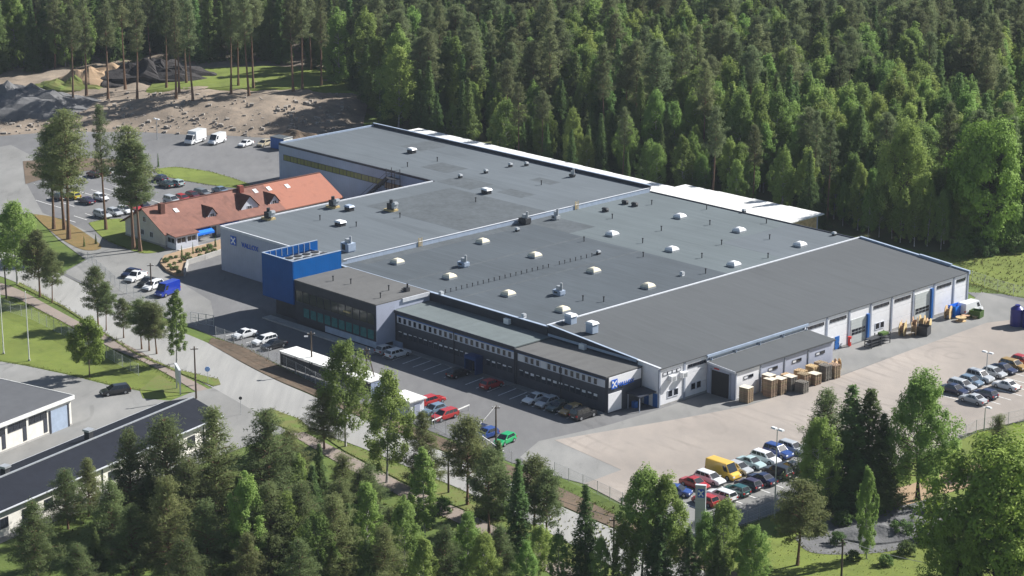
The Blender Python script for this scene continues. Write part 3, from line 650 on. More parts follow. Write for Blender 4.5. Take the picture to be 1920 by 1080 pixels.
# ---- office wing: navy cladding, two window bands
for (ua,ub,zr,rmat,lab,vf) in ((-52.0,-23.3,6.35,M_roofG,'left half of the navy office wing with pale greenish roof',-7.9),(-23.2,-3.4,6.05,M_roofW,'right half of the navy office wing with warm grey roof',-7.9)):
    ow = part('office_wing', MB().box(ua,ub,vf,-0.3,0,zr-0.2), M_wallN, label=lab)
    part('roof', MB().box(ua-0.0,ub+0.1,vf-0.35,-0.27,zr-0.198,zr), rmat, ow)
    part('fascia', MB().box(ua,ub+0.15,vf-0.45,vf-0.36,zr-0.45,zr+0.03), M_wallN2, ow)
    part('window_band', MB().box(ua+0.4,ub-0.4,vf-0.06,vf-0.003,4.15,5.35), M_frame, ow)
    part('band_head', MB().box(ua+0.4,ub-0.4,vf-0.1,vf-0.003,5.36,5.5), M_blueD, ow)
    L = 1.25; n = int((ub-ua-1.2)/L)
    for k in range(n):
        a = ua+0.6+k*L
        if random.random() < 0.84:
            window(ow, 'x', a+0.12, a+L-0.24, vf-0.06, 4.2, 5.3, M_glassD if random.random() < 0.7 else M_glassO, M_frame, 0.1, 0)
        else:
            piece('blank_panel', ow, M_blind, a+0.05, a+L-0.05, vf-0.1, vf-0.062, 4.2, 5.3)
        if -33.8 < a < -30.2: continue
        wo = window(ow, 'x', a+0.12, a+L-0.2, vf, 1.75, 2.85, M_glassO, M_framed, 0.07, 0)
        h = random.choice((0.12,0.18,0.3,0.42,0.25))
        piece('blind', wo, M_blind, -0.42, 0.42, -0.06, -0.037, 1.02-h, 1.02)
    for u in (ua+0.1, (ua+ub)/2, ub-0.25): piece('downpipe', ow, M_framed, u, u+0.14, vf-0.2, vf-0.105, 0.1, zr-0.5)
    part('pavement', MB().box(ua,ub,vf-1.3,vf-0.01,0.066,0.19), M_asphL, ow)
# blue entrance box
eb = part('entrance_porch', MB().box(-33.4,-30.8,-9.6,-7.92,2.5,3.1), M_porch, label='small dark blue entrance porch on the navy office wing')
for x0,x1 in ((-33.4,-33.2),(-31.0,-30.8)): piece('side_panel', eb, M_porch, x0, x1, -9.6, -8.0, 0.2, 2.498)
piece('door', eb, M_glassD, -33.0, -31.2, -8.06, -7.95, 0.2, 2.4)
# office end wall with emblem
em = MB(); em.box(-3.4,-3.28,-7.9,-0.4,0,5.84)
oend = part('office_end_wall', em, M_wallN, label='office end wall carrying the blue emblem and company name')
part('white_sunlit_patch', MB().box(-3.28,-3.2,-7.7,-0.6,4.2,5.8), M_wallW, oend)  # white top of the wall, its sunlit area put into the colour
part('white_sunlit_patch', MB().box(-3.28,-3.2,-7.8,-4.9,0.3,3.2), M_wallW, oend)  # sun patch low on the dark wall, painted in as white
# sheltered doorway between office and end wall
pc = MB(); pc.hexa([(-3.2,-3.9,2.55),(-0.4,-3.9,2.35),(-0.4,-0.14,2.45),(-3.2,-0.14,2.65),(-3.2,-3.9,2.72),(-0.4,-3.9,2.52),(-0.4,-0.14,2.62),(-3.2,-0.14,2.82)])
cn = part('door_canopy', pc, M_wallN2, label='dark canopy over the blue side doors')
for u in (-2.9,-1.1): piece('door', cn, M_blueD, u, u+0.95, -0.2, -0.13, 0.05, 2.2)
piece('bin', cn, M_blueD, -2.9, -2.2, -3.0, -2.3, 0.1, 1.1)
for u in (-3.0,-0.6): piece('post', cn, M_column, u, u+0.12, -3.8, -3.68, 0.05, 2.4)
# ---- emblem and lettering
def text_mesh(s, size, depth):
    c = bpy.data.curves.new('lettering', 'FONT'); c.body = s; c.size = size; c.extrude = depth
    c.space_character = 1.06; c.offset = size*0.02
    o = bpy.data.objects.new('lettering', c); COL.objects.link(o)
    dg = bpy.context.evaluated_depsgraph_get()
    me = bpy.data.meshes.new_from_object(o.evaluated_get(dg)); bpy.data.objects.remove(o)
    me.materials.clear(); me.materials.append(M_logo); me.name = 'lettering'
    return me
def emblem_mesh(w):
    mb = MB(); mb.box(-w/2,w/2,-0.06,0,0,w,0)
    t = w*0.16
    for s in (1,-1):
        a = Vector((-w*0.34, 0, w*0.5 - s*w*0.34)); b = Vector((w*0.34, 0, w*0.5 + s*w*0.34))
        d = (b-a).normalized(); nrm = Vector((-d.z,0,d.x))*t/2
        y = -0.075 - (0.006 if s > 0 else 0)
        mb.quad(tuple(a-nrm+Vector((0,y,0))), tuple(b-nrm+Vector((0,y,0))), tuple(b+nrm+Vector((0,y,0))), tuple(a+nrm+Vector((0,y,0))), 1)
    mb.box(w*0.12,w*0.3,-0.09,-0.061,w*0.4,w*0.56,0)
    mb.box(-w*0.42,-w*0.28,-0.082,-0.061,w*0.62,w*0.86,1)
    return mb.mesh('emblem', [M_logo, M_logow])
EMB = emblem_mesh(1.7); LET = text_mesh('VALLOX', 1.25, 0.03)
o = link('emblem', EMB, th, (-106.4,-0.06,5.6)); o['label'] = 'blue square emblem with pale cross on grey wall'
o = link('lettering', LET, th, (-103.9,-0.10,5.75)); o.rotation_euler = (math.pi/2,0,0); o['label'] = 'blue company lettering on grey wall'
o = link('emblem', EMB, oend, (-3.14,-6.6,3.9)); o.scale = (.75,1,.85); o.rotation_euler = (0,0,math.pi/2); o['label'] = 'blue emblem on office end wall'
LET2 = LET.copy(); o = link('lettering', LET2, oend, (-3.12,-5.7,4.0)); o.rotation_euler = (math.pi/2,0,math.pi/2); o.scale = (0.7,0.7,1)

# ---- showroom wing
sw = MB(); sw.box(-73.4,-52.0,-12.1,-0.3,1.0,7.85)
sw.box(-73.4,-52.4,-11.6,-0.3,0,0.998)
sho = part('showroom_wing', sw, M_wallN2, label='dark glazed showroom wing beside the blue tower')
part('roof', MB().box(-73.4,-51.9,-12.2,-0.27,7.852,8.0), M_roofW, sho)
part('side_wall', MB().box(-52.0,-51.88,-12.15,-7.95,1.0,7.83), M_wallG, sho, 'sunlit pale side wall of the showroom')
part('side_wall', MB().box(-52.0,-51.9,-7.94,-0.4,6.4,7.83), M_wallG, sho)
part('roof_edge', MB().box(-51.9,-51.7,-6.5,-0.5,7.3,7.95), M_flash, sho)
n = 11; L = 20.6/n
for k in range(n):
    a = -73.0+k*L
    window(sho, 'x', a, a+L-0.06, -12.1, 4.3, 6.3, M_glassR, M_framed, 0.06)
    if k > 0: window(sho, 'x', a, a+L-0.16, -12.1, 1.75, 3.5, M_glassT, M_framed, 0.08)
part('plinth', MB().box(-65.2,-51.9,-12.25,-12.11,0.5,1.55), M_steelB, sho)
part('plinth', MB().box(-51.99,-49.6,-8.6,-8.45,0.1,1.2), M_steelB, sho)
part('step', MB().box(-80.0,-51.0,-14.2,-12.3,0.066,0.32), M_conc, sho)
part('bench', MB().box(-60.2,-58.6,-12.35,-12.15,5.1,5.35), M_wood, sho)

# ---- blue tower
tw = MB()
zb, zt = 3.5, 11.1
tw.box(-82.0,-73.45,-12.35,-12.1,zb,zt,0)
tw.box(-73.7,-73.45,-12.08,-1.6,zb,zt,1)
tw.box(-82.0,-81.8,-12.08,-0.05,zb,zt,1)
tw.box(-81.8,-73.7,-1.85,-1.6,ZT,zt-1.2,0)
tw.box(-81.8,-73.72,-12.08,-0.05,8.9,9.0,2)
tw.box(-81.8,-73.72,-12.08,-0.05,zb+0.01,zb+0.2,2)
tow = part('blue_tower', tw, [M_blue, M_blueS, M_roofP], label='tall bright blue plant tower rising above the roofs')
part('lower_wall', MB().box(-80.8,-73.6,-10.4,-0.1,0,zb), M_wallN2, tow)
for (x0,x1,y0,y1) in ((-82.02,-73.43,-12.37,-12.08),(-73.72,-73.43,-12.07,-1.58),(-82.02,-81.78,-12.07,-0.05)):
    part('coping', MB().box(x0,x1,y0,y1,zt+0.002,zt+0.1), M_steelB, tow)
for k in range(8):
    y0 = -11.8+k*1.25
    piece('louvre_panel', tow, M_blue, -81.78, -81.7, y0, y0+1.05, 9.7, 10.95)
    piece('brace', tow, M_steelB, -81.78, -81.66, y0+1.08, y0+1.2, 9.0, 11.05)
for k in range(3): piece('louvre_panel', tow, M_blue, -79.9, -79.8, -11.6+k*1.3, -10.5+k*1.3, 9.2, 10.4)
for k in range(2):
    c = piece('chiller', tow, M_zinc, -78.6+k*2.5, -76.5+k*2.5, -10.8, -3.0, 9.01, 10.5+0.2*k)
    for q in range(4):
        link('fan', MB().cyl((0,0),0.7,0,0.14,12).mesh('fan', M_dkmetal), c, (0,-2.9+q*1.9,1.5+0.2*k))

# ------------------------------------------------------------------ things on the factory roofs (fixed: parts of the hall they stand on)
def roof_at(px, py, z):
    return UV(px, py, z)
def dome_mesh(m):
    mb = MB(); w = 0.95
    mb.box(-w,w,-w,w,0,0.32,1)
    prev = [(-w,-w,0.32),(w,-w,0.32),(w,w,0.32),(-w,w,0.32)]
    for f, z in ((0.97,0.42),(0.82,0.68),(0.5,0.88),(0.0001,0.95)):
        ring = [(-w*f,-w*f,z),(w*f,-w*f,z),(w*f,w*f,z),(-w*f,w*f,z)]
        for k in range(4):
            j = (k+1) % 4; mb.quad(prev[k], prev[j], ring[j], ring[k], 0)
        prev = ring
    return mb.mesh('rooflight', [m, M_zinc])
DC, DW = dome_mesh(M_dome_c), dome_mesh(M_dome_w)
for (x,y) in ((745,493),(905,455),(843,521),(1003,481),(953,553),(1113,510),(1215,539),(1055,583)):
    u, v = roof_at(x, y, ZM); link('rooflight', DC, mh, (u, v, ZM-0.08))
for (x,y) in ((1148,441),(1260,470),(1275,408),(1386,434),(1500,461),(1376,498)):
    u, v = roof_at(x, y, ZM); link('rooflight', DW, mh, (u, v, ZM-0.08))
def hood(parent, x, y, z, w, d, h, m, cap=None, legs=False):
    u, v = roof_at(x, y, z)
    b = MB().box(-w/2,w/2,-d/2,d/2,0,h).mesh('roof_vent', m)
    o = link('roof_vent', b, parent, (u, v, z-0.1))
    c = MB(); c.hexa([(-w*0.6,-d*0.6,h+0.08),(w*0.6,-d*0.6,h+0.08),(w*0.6,d*0.6,h+0.08),(-w*0.6,d*0.6,h+0.08),(-w*0.45,-d*0.45,h+0.4),(w*0.45,-d*0.45,h+0.4),(w*0.45,d*0.45,h+0.4),(-w*0.45,d*0.45,h+0.4)])
    c.box(-w*0.4,w*0.4,-d*0.4,d*0.4,h,h+0.08)
    link('vent_cap', c.mesh('vent_cap', cap or M_dome_w), o)
    return o
def fan_unit(parent, x, y, z):
    u, v = roof_at(x, y, z)
    o = link('fan_unit', MB().box(-1.1,1.1,-0.9,0.9,0,0.35).mesh('fan_unit', M_ladder), parent, (u, v, z-0.1))
    link('fan_housing', MB().box(-0.5,0.75,-0.6,0.6,0.35,1.5).cyl((0.1,0),0.35,1.5,2.2,10).mesh('fan_housing', M_dkmetal), o)
    link('duct', MB().box(0.76,1.5,-0.5,0.5,0.7,1.5).hexa([(0.8,-0.5,1.5),(1.7,-0.5,1.5),(1.7,0.5,1.5),(0.8,0.5,1.5),(1.0,-0.4,1.9),(1.6,-0.4,1.9),(1.6,0.4,1.9),(1.0,0.4,1.9)]).mesh('duct', M_zinc), o)
    return o
hood(th, 772, 286, ZT, 1.6, 1.2, 0.7, M_dkmetal); hood(th, 912, 362, ZT, 1.7, 1.2, 0.7, M_dkmetal); hood(th, 638, 422, ZT, 1.7, 1.3, 0.6, M_dkmetal)
hood(th, 655, 394, ZT, 1.5, 1.2, 0.7, M_dkmetal, M_steelB)
fan_unit(th, 624, 388, ZT); fan_unit(th, 733, 394, ZT); fan_unit(th, 503, 410, ZT)
for (x,y) in ((863,333),(911,324),(957,312),(987,310)): hood(th, x, y, ZT, 0.7, 0.6, 0.45, M_dkmetal, M_zinc)
def ahu(parent, x, y, z, w, d, h, m):
    u, v = roof_at(x, y, z)
    o = link('air_handler', MB().box(-w/2,w/2,-d/2,d/2,0.25,h).box(-w/2+.1,w/2-.1,-d/2+.1,d/2-.1,0,0.25).mesh('air_handler', m), parent, (u, v, z-0.1))
    link('duct', MB().box(-w*0.2,w*0.25,-d*0.25,d*0.25,h,h+0.7).cyl((w*0.3,0),0.22,h,h+1.3,8).mesh('duct', M_zinc), o)
    link('access_panel', MB().box(-w*0.3,w*0.1,-d/2-0.04,-d/2-0.002,0.4,h-0.2).mesh('access_panel', M_dkmetal), o)
    return o
ahu(th, 653, 470, ZT, 2.2, 1.7, 1.6, M_steelB); ahu(th, 1073, 331, ZT, 1.2, 0.8, 0.6, M_dkmetal)
ahu(mh, 984, 419, ZM, 2.0, 1.4, 1.2, M_dkmetal); ahu(mh, 1042, 411, ZM, 1.4, 1.0, 0.9, M_zinc)
ahu(mh, 869, 499, ZM, 1.9, 1.2, 0.9, M_steelB); ahu(mh, 1048, 552, ZM, 1.9, 1.2, 0.9, M_steelB)
for (x,y) in ((1135,396),(1172,382),(1190,386)): hood(mh, x, y, ZM, 1.2, 0.6, 0.4, M_dkmetal, M_dkmetal)
for (x,y) in ((1070,607),(1110,622)):
    z = 7.75; hood(rh, x, y, z, 1.5, 1.3, 1.4, M_steelB, M_dome_w)
for u in (-56.6,-33.4,-16.3):
    piece('wall_fan', mh if u < -24 else rh, M_dome_w, u, u+1.15, -0.95, -0.34, 6.5 if u < -24 else 6.0, 7.35 if u < -24 else 6.9)
for (x,y) in ((675,486),(827,553),(982,595),(970,433),(1122,476),(1564,441),(1395,398),(1279,516)): hood(mh, x, y, ZM, 0.6, 0.6, 0.35, M_dome_w if y > 480 else M_dkmetal, M_zinc)
# row of little vent pipes across the dark half
VP = MB().cyl((0,0),0.07,0,0.55,6).cyl((0,0),0.13,0.55,0.66,6).mesh('vent_pipe', M_dkmetal)
for k in range(29):
    t = k/28; x, y = 835+(1120-835)*t, 549+(478-549)*t
    if k == 20: continue
    u, v = roof_at(x, y, ZM); link('vent_pipe', VP, mh, (u, v, ZM-0.08))
VP2 = MB().cyl((0,0),0.1,0,0.8,7).cyl((0,0),0.18,0.8,0.95,7).mesh('vent_pipe', M_dkmetal)
for (x,y,h) in ((1095,452,mh),(1148,409,mh),(1205,455,mh),(1222,383,mh),(1240,432,mh),(1206,481,mh),(1093,563,mh),(1132,565,mh),(1325,392,mh),(1331,421,mh),(1437,418,mh),(1443,448,mh),(1353,458,mh),(1316,483,mh),(1323,512,mh),(1440,483,mh),
                (820,302,th),(764,312,th),(668,424,th),(750,407,th),(892,378,th),(1015,346,th),(600,412,th)):
    z = ZM if h is mh else ZT
    u, v = roof_at(x, y, z); link('vent_pipe', VP2, h, (u, v, z-0.08))
# yellow ladders up the step
for v in (18.4, 58.6):
    lm = MB()
    for s in (0,0.8): lm.box(-75.85+0.02,-75.75,v+s,v+s+0.09,ZM-0.08,ZT+0.9)
    for q in range(7): lm.box(-75.83,-75.77,v+0.09,v+0.8,ZM+0.05+q*0.22,ZM+0.11+q*0.22)
    part('ladder', lm, M_ladder, mh)
# showroom roof bits
for (u,v) in ((-68,-8),(-64.5,-7),(-57,-5),(-54.5,-9)): link('vent_pipe', VP2, sho, (u, v, 8.0))
link('roof_vent', MB().box(-0.4,0.4,-0.4,0.4,0,0.7).cyl((0.2,0),0.15,0.7,1.4,8).box(-1.2,-0.4,-0.1,0.1,0.1,0.3).mesh('roof_vent', M_dkmetal), sho, (-54.5,-3.2,8.0))

# ------------------------------------------------------------------ white-roofed store behind the factory
sh = thing('storage_shed', 'long low shed with bright white metal roof behind the factory', 'shed', (ORG.x, ORG.y, 0), YA)
n = 13
for k in range(n):
    a = -158.0 + k*8.8; b = a + 8.78
    vb = 91.6 - 0.16*k if k < 9 else 93.6 + 0.3*(k-9)
    piece('roof_panel', sh, M_white_p, a, b, 80.6, vb, 6.35 if k < 9 else 6.3, 6.5)
part('wall', MB().box(-158,-79.0,89.4,89.7,0,6.28), M_wallG, sh); part('wall', MB().box(-78.8,-43.9,92.6,92.9,0,6.28), M_wallG, sh)
part('wall', MB().box(-44.2,-43.9,80.7,92.5,0,6.28), M_wood, sh)
for k in range(14): piece('post', sh, M_woodP, -157.8+k*8.7, -157.6+k*8.7, 81.0, 81.2, 0, 6.3)

# ------------------------------------------------------------------ red-roofed house
hs = thing('red_roofed_house', 'long pale house with red tiled roof, dormers and bright blue awnings', 'house', (ORG.x, ORG.y, 0), YA)
UA, UB, V0, V1, ZEV, ZRG = -144.3, -131.0, 2.0, 45.5, 3.1, 6.6
UM = (UA+UB)/2
w = MB(); w.box(UA,UB,V0,V1,0,ZEV); w.poly([(UA,V0,ZEV),(UB,V0,ZEV),(UM,V0,ZRG)]); w.poly([(UB,V1,ZEV),(UA,V1,ZEV),(UM,V1,ZRG)])
part('wall', w, M_housew, hs)
def slope(name, ua, za, ub, zb, v0, v1, m, t=0.16):
    mb = MB(); mb.hexa([(ua,v0,za),(ub,v0,zb),(ub,v1,zb),(ua,v1,za),(ua,v0,za+t),(ub,v0,zb+t),(ub,v1,zb+t),(ua,v1,za+t)])
    return part(name, mb, m, hs)
sl = (ZRG-ZEV)/(UB-UM)
r1 = slope('roof', UM, ZRG+0.05, UB+0.9, ZEV-0.9*sl+0.05, V0-0.7, 31.0, M_tile)
r2 = slope('roof', UM, ZRG+0.06, UB+0.9, ZEV-0.9*sl+0.06, 31.0, V1+0.5, M_tileN); r2['label'] = 'newer orange part of the tiled roof'
slope('roof', UA-0.9, ZEV-0.9*sl+0.05, UM, ZRG+0.05, V0-0.7, V1+0.5, M_tile)
part('ridge', MB().box(UM-0.18,UM+0.18,V0-0.7,V1+0.5,ZRG+0.1,ZRG+0.32), M_tileD, hs)
for (v, wd) in ((13.2,2.0),(21.4,4.2),(28.6,2.2)):
    f = UB - 1.2; zf = ZEV + 0.75; h = wd*0.38+0.55
    dm = MB(); dm.box(UM+2, f, v, v+wd, 2.6, zf+0.5); dm.poly([(f,v,zf+0.5),(f,v+wd,zf+0.5),(f,v+wd/2,zf+h+0.5)])
    d = part('dormer', dm, M_frame, hs)
    for s in (0,1):
        dr = MB(); y0 = v-0.3 if s == 0 else v+wd+0.3
        dr.quad((f+0.3,y0,zf+0.36),(f+0.3,v+wd/2,zf+h+0.62),(UM+1.2,v+wd/2,zf+h+0.62),(UM+2.6,y0,zf+0.36))
        dr.quad((f+0.3,y0,zf+0.26),(f+0.3,v+wd/2,zf+h+0.52),(UM+1.2,v+wd/2,zf+h+0.52),(UM+2.6,y0,zf+0.26))
        part('dormer_roof', dr, M_tileD, d)
    window(d, 'y', v+wd/2-0.55, v+wd/2+0.55, f, zf-0.15, zf+0.75, M_glassD, M_frame, 0.08, 1)
for (v, u) in ((4.2,UM+1.5),(24.4,UM+0.2)): piece('chimney', hs, M_chim if v > 20 else M_tileD, u, u+1.0, v, v+1.0, 5.0, 7.6)
for (v, u) in ((7.5,UM+1.8),(27.6,UM+1.0),(31.0,UM+1.1),(35.5,UM+1.4)):
    zz = ZRG - (u-UM)*sl
    mb = MB(); t = 0.24
    mb.hexa([(u,v,zz+t),(u+1.0,v,zz-sl+t),(u+1.0,v+0.9,zz-sl+t),(u,v+0.9,zz+t),(u,v,zz+t+0.1),(u+1.0,v,zz-sl+t+0.1),(u+1.0,v+0.9,zz-sl+t+0.1),(u,v+0.9,zz+t+0.1)])
    part('roof_window', mb, M_dome_w, hs)
# front, porch, awnings
pm = MB(); pm.box(UB,UB+3.0,V0+0.4,V0+5.6,0,1.1,0); pm.box(UB,UB+2.98,V0+0.42,V0+5.58,2.35,2.7,0)
po = part('porch', pm, M_frame, hs)
for v in (V0+0.45,V0+2.9,V0+5.4): piece('post', po, M_frame, UB+2.8, UB+2.98, v, v+0.18, 1.1, 2.35)
for q in range(2): window(po, 'y', V0+0.7+q*2.4, V0+2.85+q*2.4, UB+2.8, 1.15, 2.3, M_glassD, M_frame, 0.1, 1)
window(po, 'x', UB+0.3, UB+2.6, V0+0.42, 1.15, 2.3, M_glassD, M_frame, 0.1, 1)
mb = MB(); mb.hexa([(UB-0.5,V0,3.0),(UB+3.3,V0,2.6),(UB+3.3,V0+5.9,2.6),(UB-0.5,V0+5.9,3.0),(UB-0.5,V0,3.2),(UB+3.3,V0,2.75),(UB+3.3,V0+5.9,2.75),(UB-0.5,V0+5.9,3.2)])
part('porch_roof', mb, M_tile, hs)
for (a,b) in ((8.4,12.6),(15.0,19.6)):
    mb = MB(); mb.hexa([(UB+0.05,a,2.35),(UB+1.6,a,1.75),(UB+1.6,b,1.75),(UB+0.05,b,2.35),(UB+0.05,a,2.5),(UB+1.6,a,1.85),(UB+1.6,b,1.85),(UB+0.05,b,2.5)]); mb.box(UB+1.6,UB+1.63,a,b,1.45,1.84)
    part('awning', mb, M_bluelt, hs, 'bright blue shop awning')
    for q in range(3): window(hs, 'y', a+0.2+q*(b-a)/3, a+(q+1)*(b-a)/3-0.1, UB, 0.7, 1.7, M_glassD, M_frame, 0.08)
piece('door', hs, M_framed, UB, UB+0.06, 13.2, 14.2, 0.05, 2.2)
for (u,z) in ((-142.2,1.2),(-139,1.2),(-136,1.2),(-138.2,3.9)): window(hs, 'x', u, u+1.1, V0, z, z+1.2, M_glassD, M_frame, 0.1, 1)
part('plinth', MB().box(UA-0.06,UB+0.06,V0-0.06,V1+0.06,0,0.45), M_conc, hs)
piece('path_slab', hs, M_conc, UB+3.2, UB+5.2, V0+0.5, 30.0, 0.0, 0.16)

# ------------------------------------------------------------------ long dark-roofed building, lower left
lang = math.atan2(39.3, -9.6) - math.pi/2
e0 = W(-34.2, -57.0)                          # its near right corner; local x across, y along to the far end
lb = thing('long_white_building', 'long white brick building with dark pitched sheet roof behind the pines', 'building', (e0.x, e0.y, 0), YA + lang)
LB = 52.0; WB = 11.0; EZ, RZ = 3.9, 5.6
w = MB(); w.box(-WB+0.5,-0.5,-LB,-0.3,0,EZ-0.15); w.poly([(-0.5,-0.3,EZ-0.15),(-WB+0.5,-0.3,EZ-0.15),(-WB/2,-0.3,RZ-0.2)])
part('wall', w, M_brickw, lb)
for (xa,za,xb,zb2) in ((-WB/2,RZ,0.1,EZ),(-WB-0.1,EZ,-WB/2,RZ)):
    mb = MB(); mb.hexa([(xa,-LB,za),(xb,-LB,zb2),(xb,0,zb2),(xa,0,za),(xa,-LB,za+0.14),(xb,-LB,zb2+0.14),(xb,0,zb2+0.14),(xa,0,za+0.14)])
    part('roof', mb, M_roofS, lb)
part('ridge', MB().box(-WB/2-0.14,-WB/2+0.14,-LB,0.02,RZ+0.1,RZ+0.24), M_zinc, lb)
part('gutter', MB().box(0.1,0.26,-LB,0,EZ-0.06,EZ+0.1), M_flash, lb)
part('gutter', MB().box(-WB-0.26,-WB-0.1,-LB,0,EZ-0.06,EZ+0.1), M_flash, lb)
for k in range(12): window(lb, 'y', -3.2-k*4.2, -1.6-k*4.2, -0.5, 1.2, 2.6, M_glassD, M_framed, 0.09, 1)
for k in range(7): piece('downpipe', lb, M_framed, -0.5, -0.38, -3.9-k*7.2, -3.78-k*7.2, 0.1, EZ-0.2)
for (y,x) in ((-21.5,-7.2),(-38.5,-6.6)):
    c = piece('chimney', lb, M_dkmetal, x, x+0.9, y, y+0.9, 4.9, 6.5); piece('vent_cap', c, M_zinc, -0.6, 0.6, -0.6, 0.6, 1.62, 1.9)

# ------------------------------------------------------------------ white workshop, far left
c0 = W(-55.4, -69.2)
wb = thing('white_workshop', 'white brick workshop with flat dark roof and grey garage door', 'workshop', (c0.x, c0.y, 0), YA + lang)
HB = 4.4
part('wall', MB().box(-16,0,-24,0,0,HB), M_brickw, wb)
part('roof', MB().box(-16.2,0.35,-24.2,0.3,HB+0.002,HB+0.3), M_roofF, wb)
part('fascia', MB().box(0.352,0.46,-24.2,0.4,HB-0.25,HB+0.36), M_white_p, wb); part('fascia', MB().box(-16.2,0.34,0.302,0.42,HB-0.25,HB+0.36), M_white_p, wb)
g = piece('garage_door', wb, M_steelB, 0.002, 0.08, -4.4, -0.9, 0.05, 3.5); piece('gate_jamb', wb, M_framed, 0.002, 0.12, -0.88, -0.55, 0, 3.6); piece('gate_jamb', wb, M_framed, 0.002, 0.12, -4.7, -4.42, 0, 3.6)
for k in range(4):
    y = -8.9-k*4.3
    for q in range(3): window(wb, 'y', y+q*1.25, y+1.2+q*1.25, 0, 2.7, 3.8, M_glassD, M_framed, 0.07)
    piece('door', wb, M_framed, 0.002, 0.07, y+3.0, y+3.7, 0.6, 2.68)
part('plinth', MB().box(-16.05,0.05,-24.05,0.05,0,0.35), M_conc, wb)

# ------------------------------------------------------------------ carport and hut with white roofs in the front yard
cp = thing('bicycle_shelter', 'long open shelter with flat white roof beside the road fence', 'shelter', (ORG.x, ORG.y, 0), YA)
for k in range(6): piece('roof_panel', cp, M_white_p, -56.4+k*3.75, -52.68+k*3.75, -29.0, -25.4, 2.6, 2.75)
for k in range(7):
    for v in (-28.9,-25.6): piece('post', cp, M_dkmetal, -56.3+k*3.7, -56.2+k*3.7, v, v+0.1, 0.06, 2.6)
part('rear_wall', MB().box(-56.3,-34.0,-28.86,-28.76,0.4,2.3), M_dkmetal, cp)
part('end_wall', MB().box(-34.1,-34.0,-28.7,-25.7,0.1,2.5), M_wallB, cp)
hut = thing('small_white_hut', 'small white hut with white flat roof beside red estate car', 'hut', (ORG.x, ORG.y, 0), YA)
part('wall', MB().box(-27.0,-22.6,-30.6,-27.9,0.06,2.55), M_wallW, hut)
part('roof', MB().box(-27.4,-22.3,-31.0,-27.5,2.552,2.75), M_white_p, hut)
for u in (-26.2,-24.4): piece('door', hut, M_frame, u, u+1.2, -30.68, -30.6, 0.1, 2.1)
piece('door', hut, M_wallG, -22.6, -22.52, -29.9, -28.8, 0.1, 2.1)

# ------------------------------------------------------------------ rubble bank beyond the upper car park
base_line = [G(-300,262), G(-120,262), G(0,258), G(100,250), G(240,250), G(400,257), G(520,262), G(600,255), G(700,236)]
bx = [p.x for p in base_line]; by = [p.y for p in base_line]
def bank_z(x, y):
    yb = float(np.interp(x, bx, by)); t = (y-yb)/24.0
    t = max(0.0, min(1.0, t)); h = float(np.interp(x, [-220, -140, -105, -80, -55, -40, -33], [0.3, 0.8, 2.2, 3.6, 3.8, 3.0, 0.0]))
    far = max(0.0, min(1.0, (720-y)/60))
    return h*(t*t*(3-2*t))*far
from mathutils import noise as mnoise
def terrain(name, x0, x1, nx, ylo, yhi, ny, m, dz, rough, mask=None, kind='structure'):
    mb = MB(); idx = {}
    for j in range(ny+1):
        for i in range(nx+1):
            x = x0+(x1-x0)*i/nx
            yb = ylo(x); y = yb+(yhi(x)-yb)*(j/ny)
            e = min(1, j/3.0)
            r = (mnoise.noise((x*0.16, y*0.16, 0))*0.8 + mnoise.noise((x*0.5, y*0.5, 3))*0.45)*rough*e
            idx[(i,j)] = len(mb.v); mb.v.append((x, y, max(0.02, bank_z(x, y)+max(-0.3, r))+dz if j else -0.3))
    for j in range(ny):
        for i in range(nx):
            mb.f.append((idx[(i,j)], idx[(i+1,j)], idx[(i+1,j+1)], idx[(i,j+1)])); mb.m.append(0)
    o = mb.build(name, m, None, None, 0, True); o['kind'] = kind; return o
yb_ = lambda x: float(np.interp(x, bx, by))
terrain('rubble_bank', -190, -36, 110, yb_, lambda x: yb_(x)+130, 60, M_soil, 0.08, 1.0)
gx0, gx1 = G(330,160).x, G(600,160).x
terrain('grass_clearing', gx0-4, gx1+12, 40, lambda x: G(960+0*x, 172, 3.5).y - (x-gx0)*0.05, lambda x: G(960, 128, 3.5).y, 16, M_lawn, 0.35, 0.5)
# loose stones lying on the bank: nobody could count them
rub = MB()
for k in range(900):
    x = random.uniform(-150, -40); yb = yb_(x); y = yb + random.betavariate(1.3, 2.4)*42+1
    s = random.choice((0.12,0.15,0.2,0.25,0.3,0.45)) * random.uniform(0.7,1.3); z = bank_z(x, y)+0.1
    p = [(x+sx*s*random.uniform(0.6,1.1), y+sy*s*random.uniform(0.6,1.1), z+(0.9*s if q > 3 else -0.4)*random.uniform(0.7,1.1)) for q, (sx,sy) in enumerate([(-1,-1),(1,-1),(1,1),(-1,1)]*2)]
    rub.hexa(p)
o = rub.build('rubble', M_rock); tag(o, 'pale stones and rubble strewn over the earth bank', 'rubble', kind='stuff')
def mound(name, px, py, w, d, h, m, label, cat='mound', rough=0.35, group=None):
    c = G(px, py, 1.5); n, r = 22, 9; mb = MB(); z0 = bank_z(c.x, c.y)
    for j in range(r+1):
        f = j/r
        for k in range(n):
            a = 2*math.pi*k/n
            q = 1 + rough*mnoise.noise((math.cos(a)*1.6+px*0.1, math.sin(a)*1.6, f*2))
            x, y = math.cos(a)*w*f*q, math.sin(a)*d*f*q
            z = h*(1-f**1.35)*(1+rough*1.2*mnoise.noise((x*0.35+px, y*0.35, 1))) - (0.8 if j == r else 0)
            mb.v.append((x, y, z))
    for j in range(r):
        for k in range(n):
            kk = (k+1) % n; mb.f.append((j*n+k, (j+1)*n+k, (j+1)*n+kk, j*n+kk)); mb.m.append(0)
    o = mb.build(name, m, None, (c.x, c.y, z0+0.1)); return tag(o, label, cat, group)
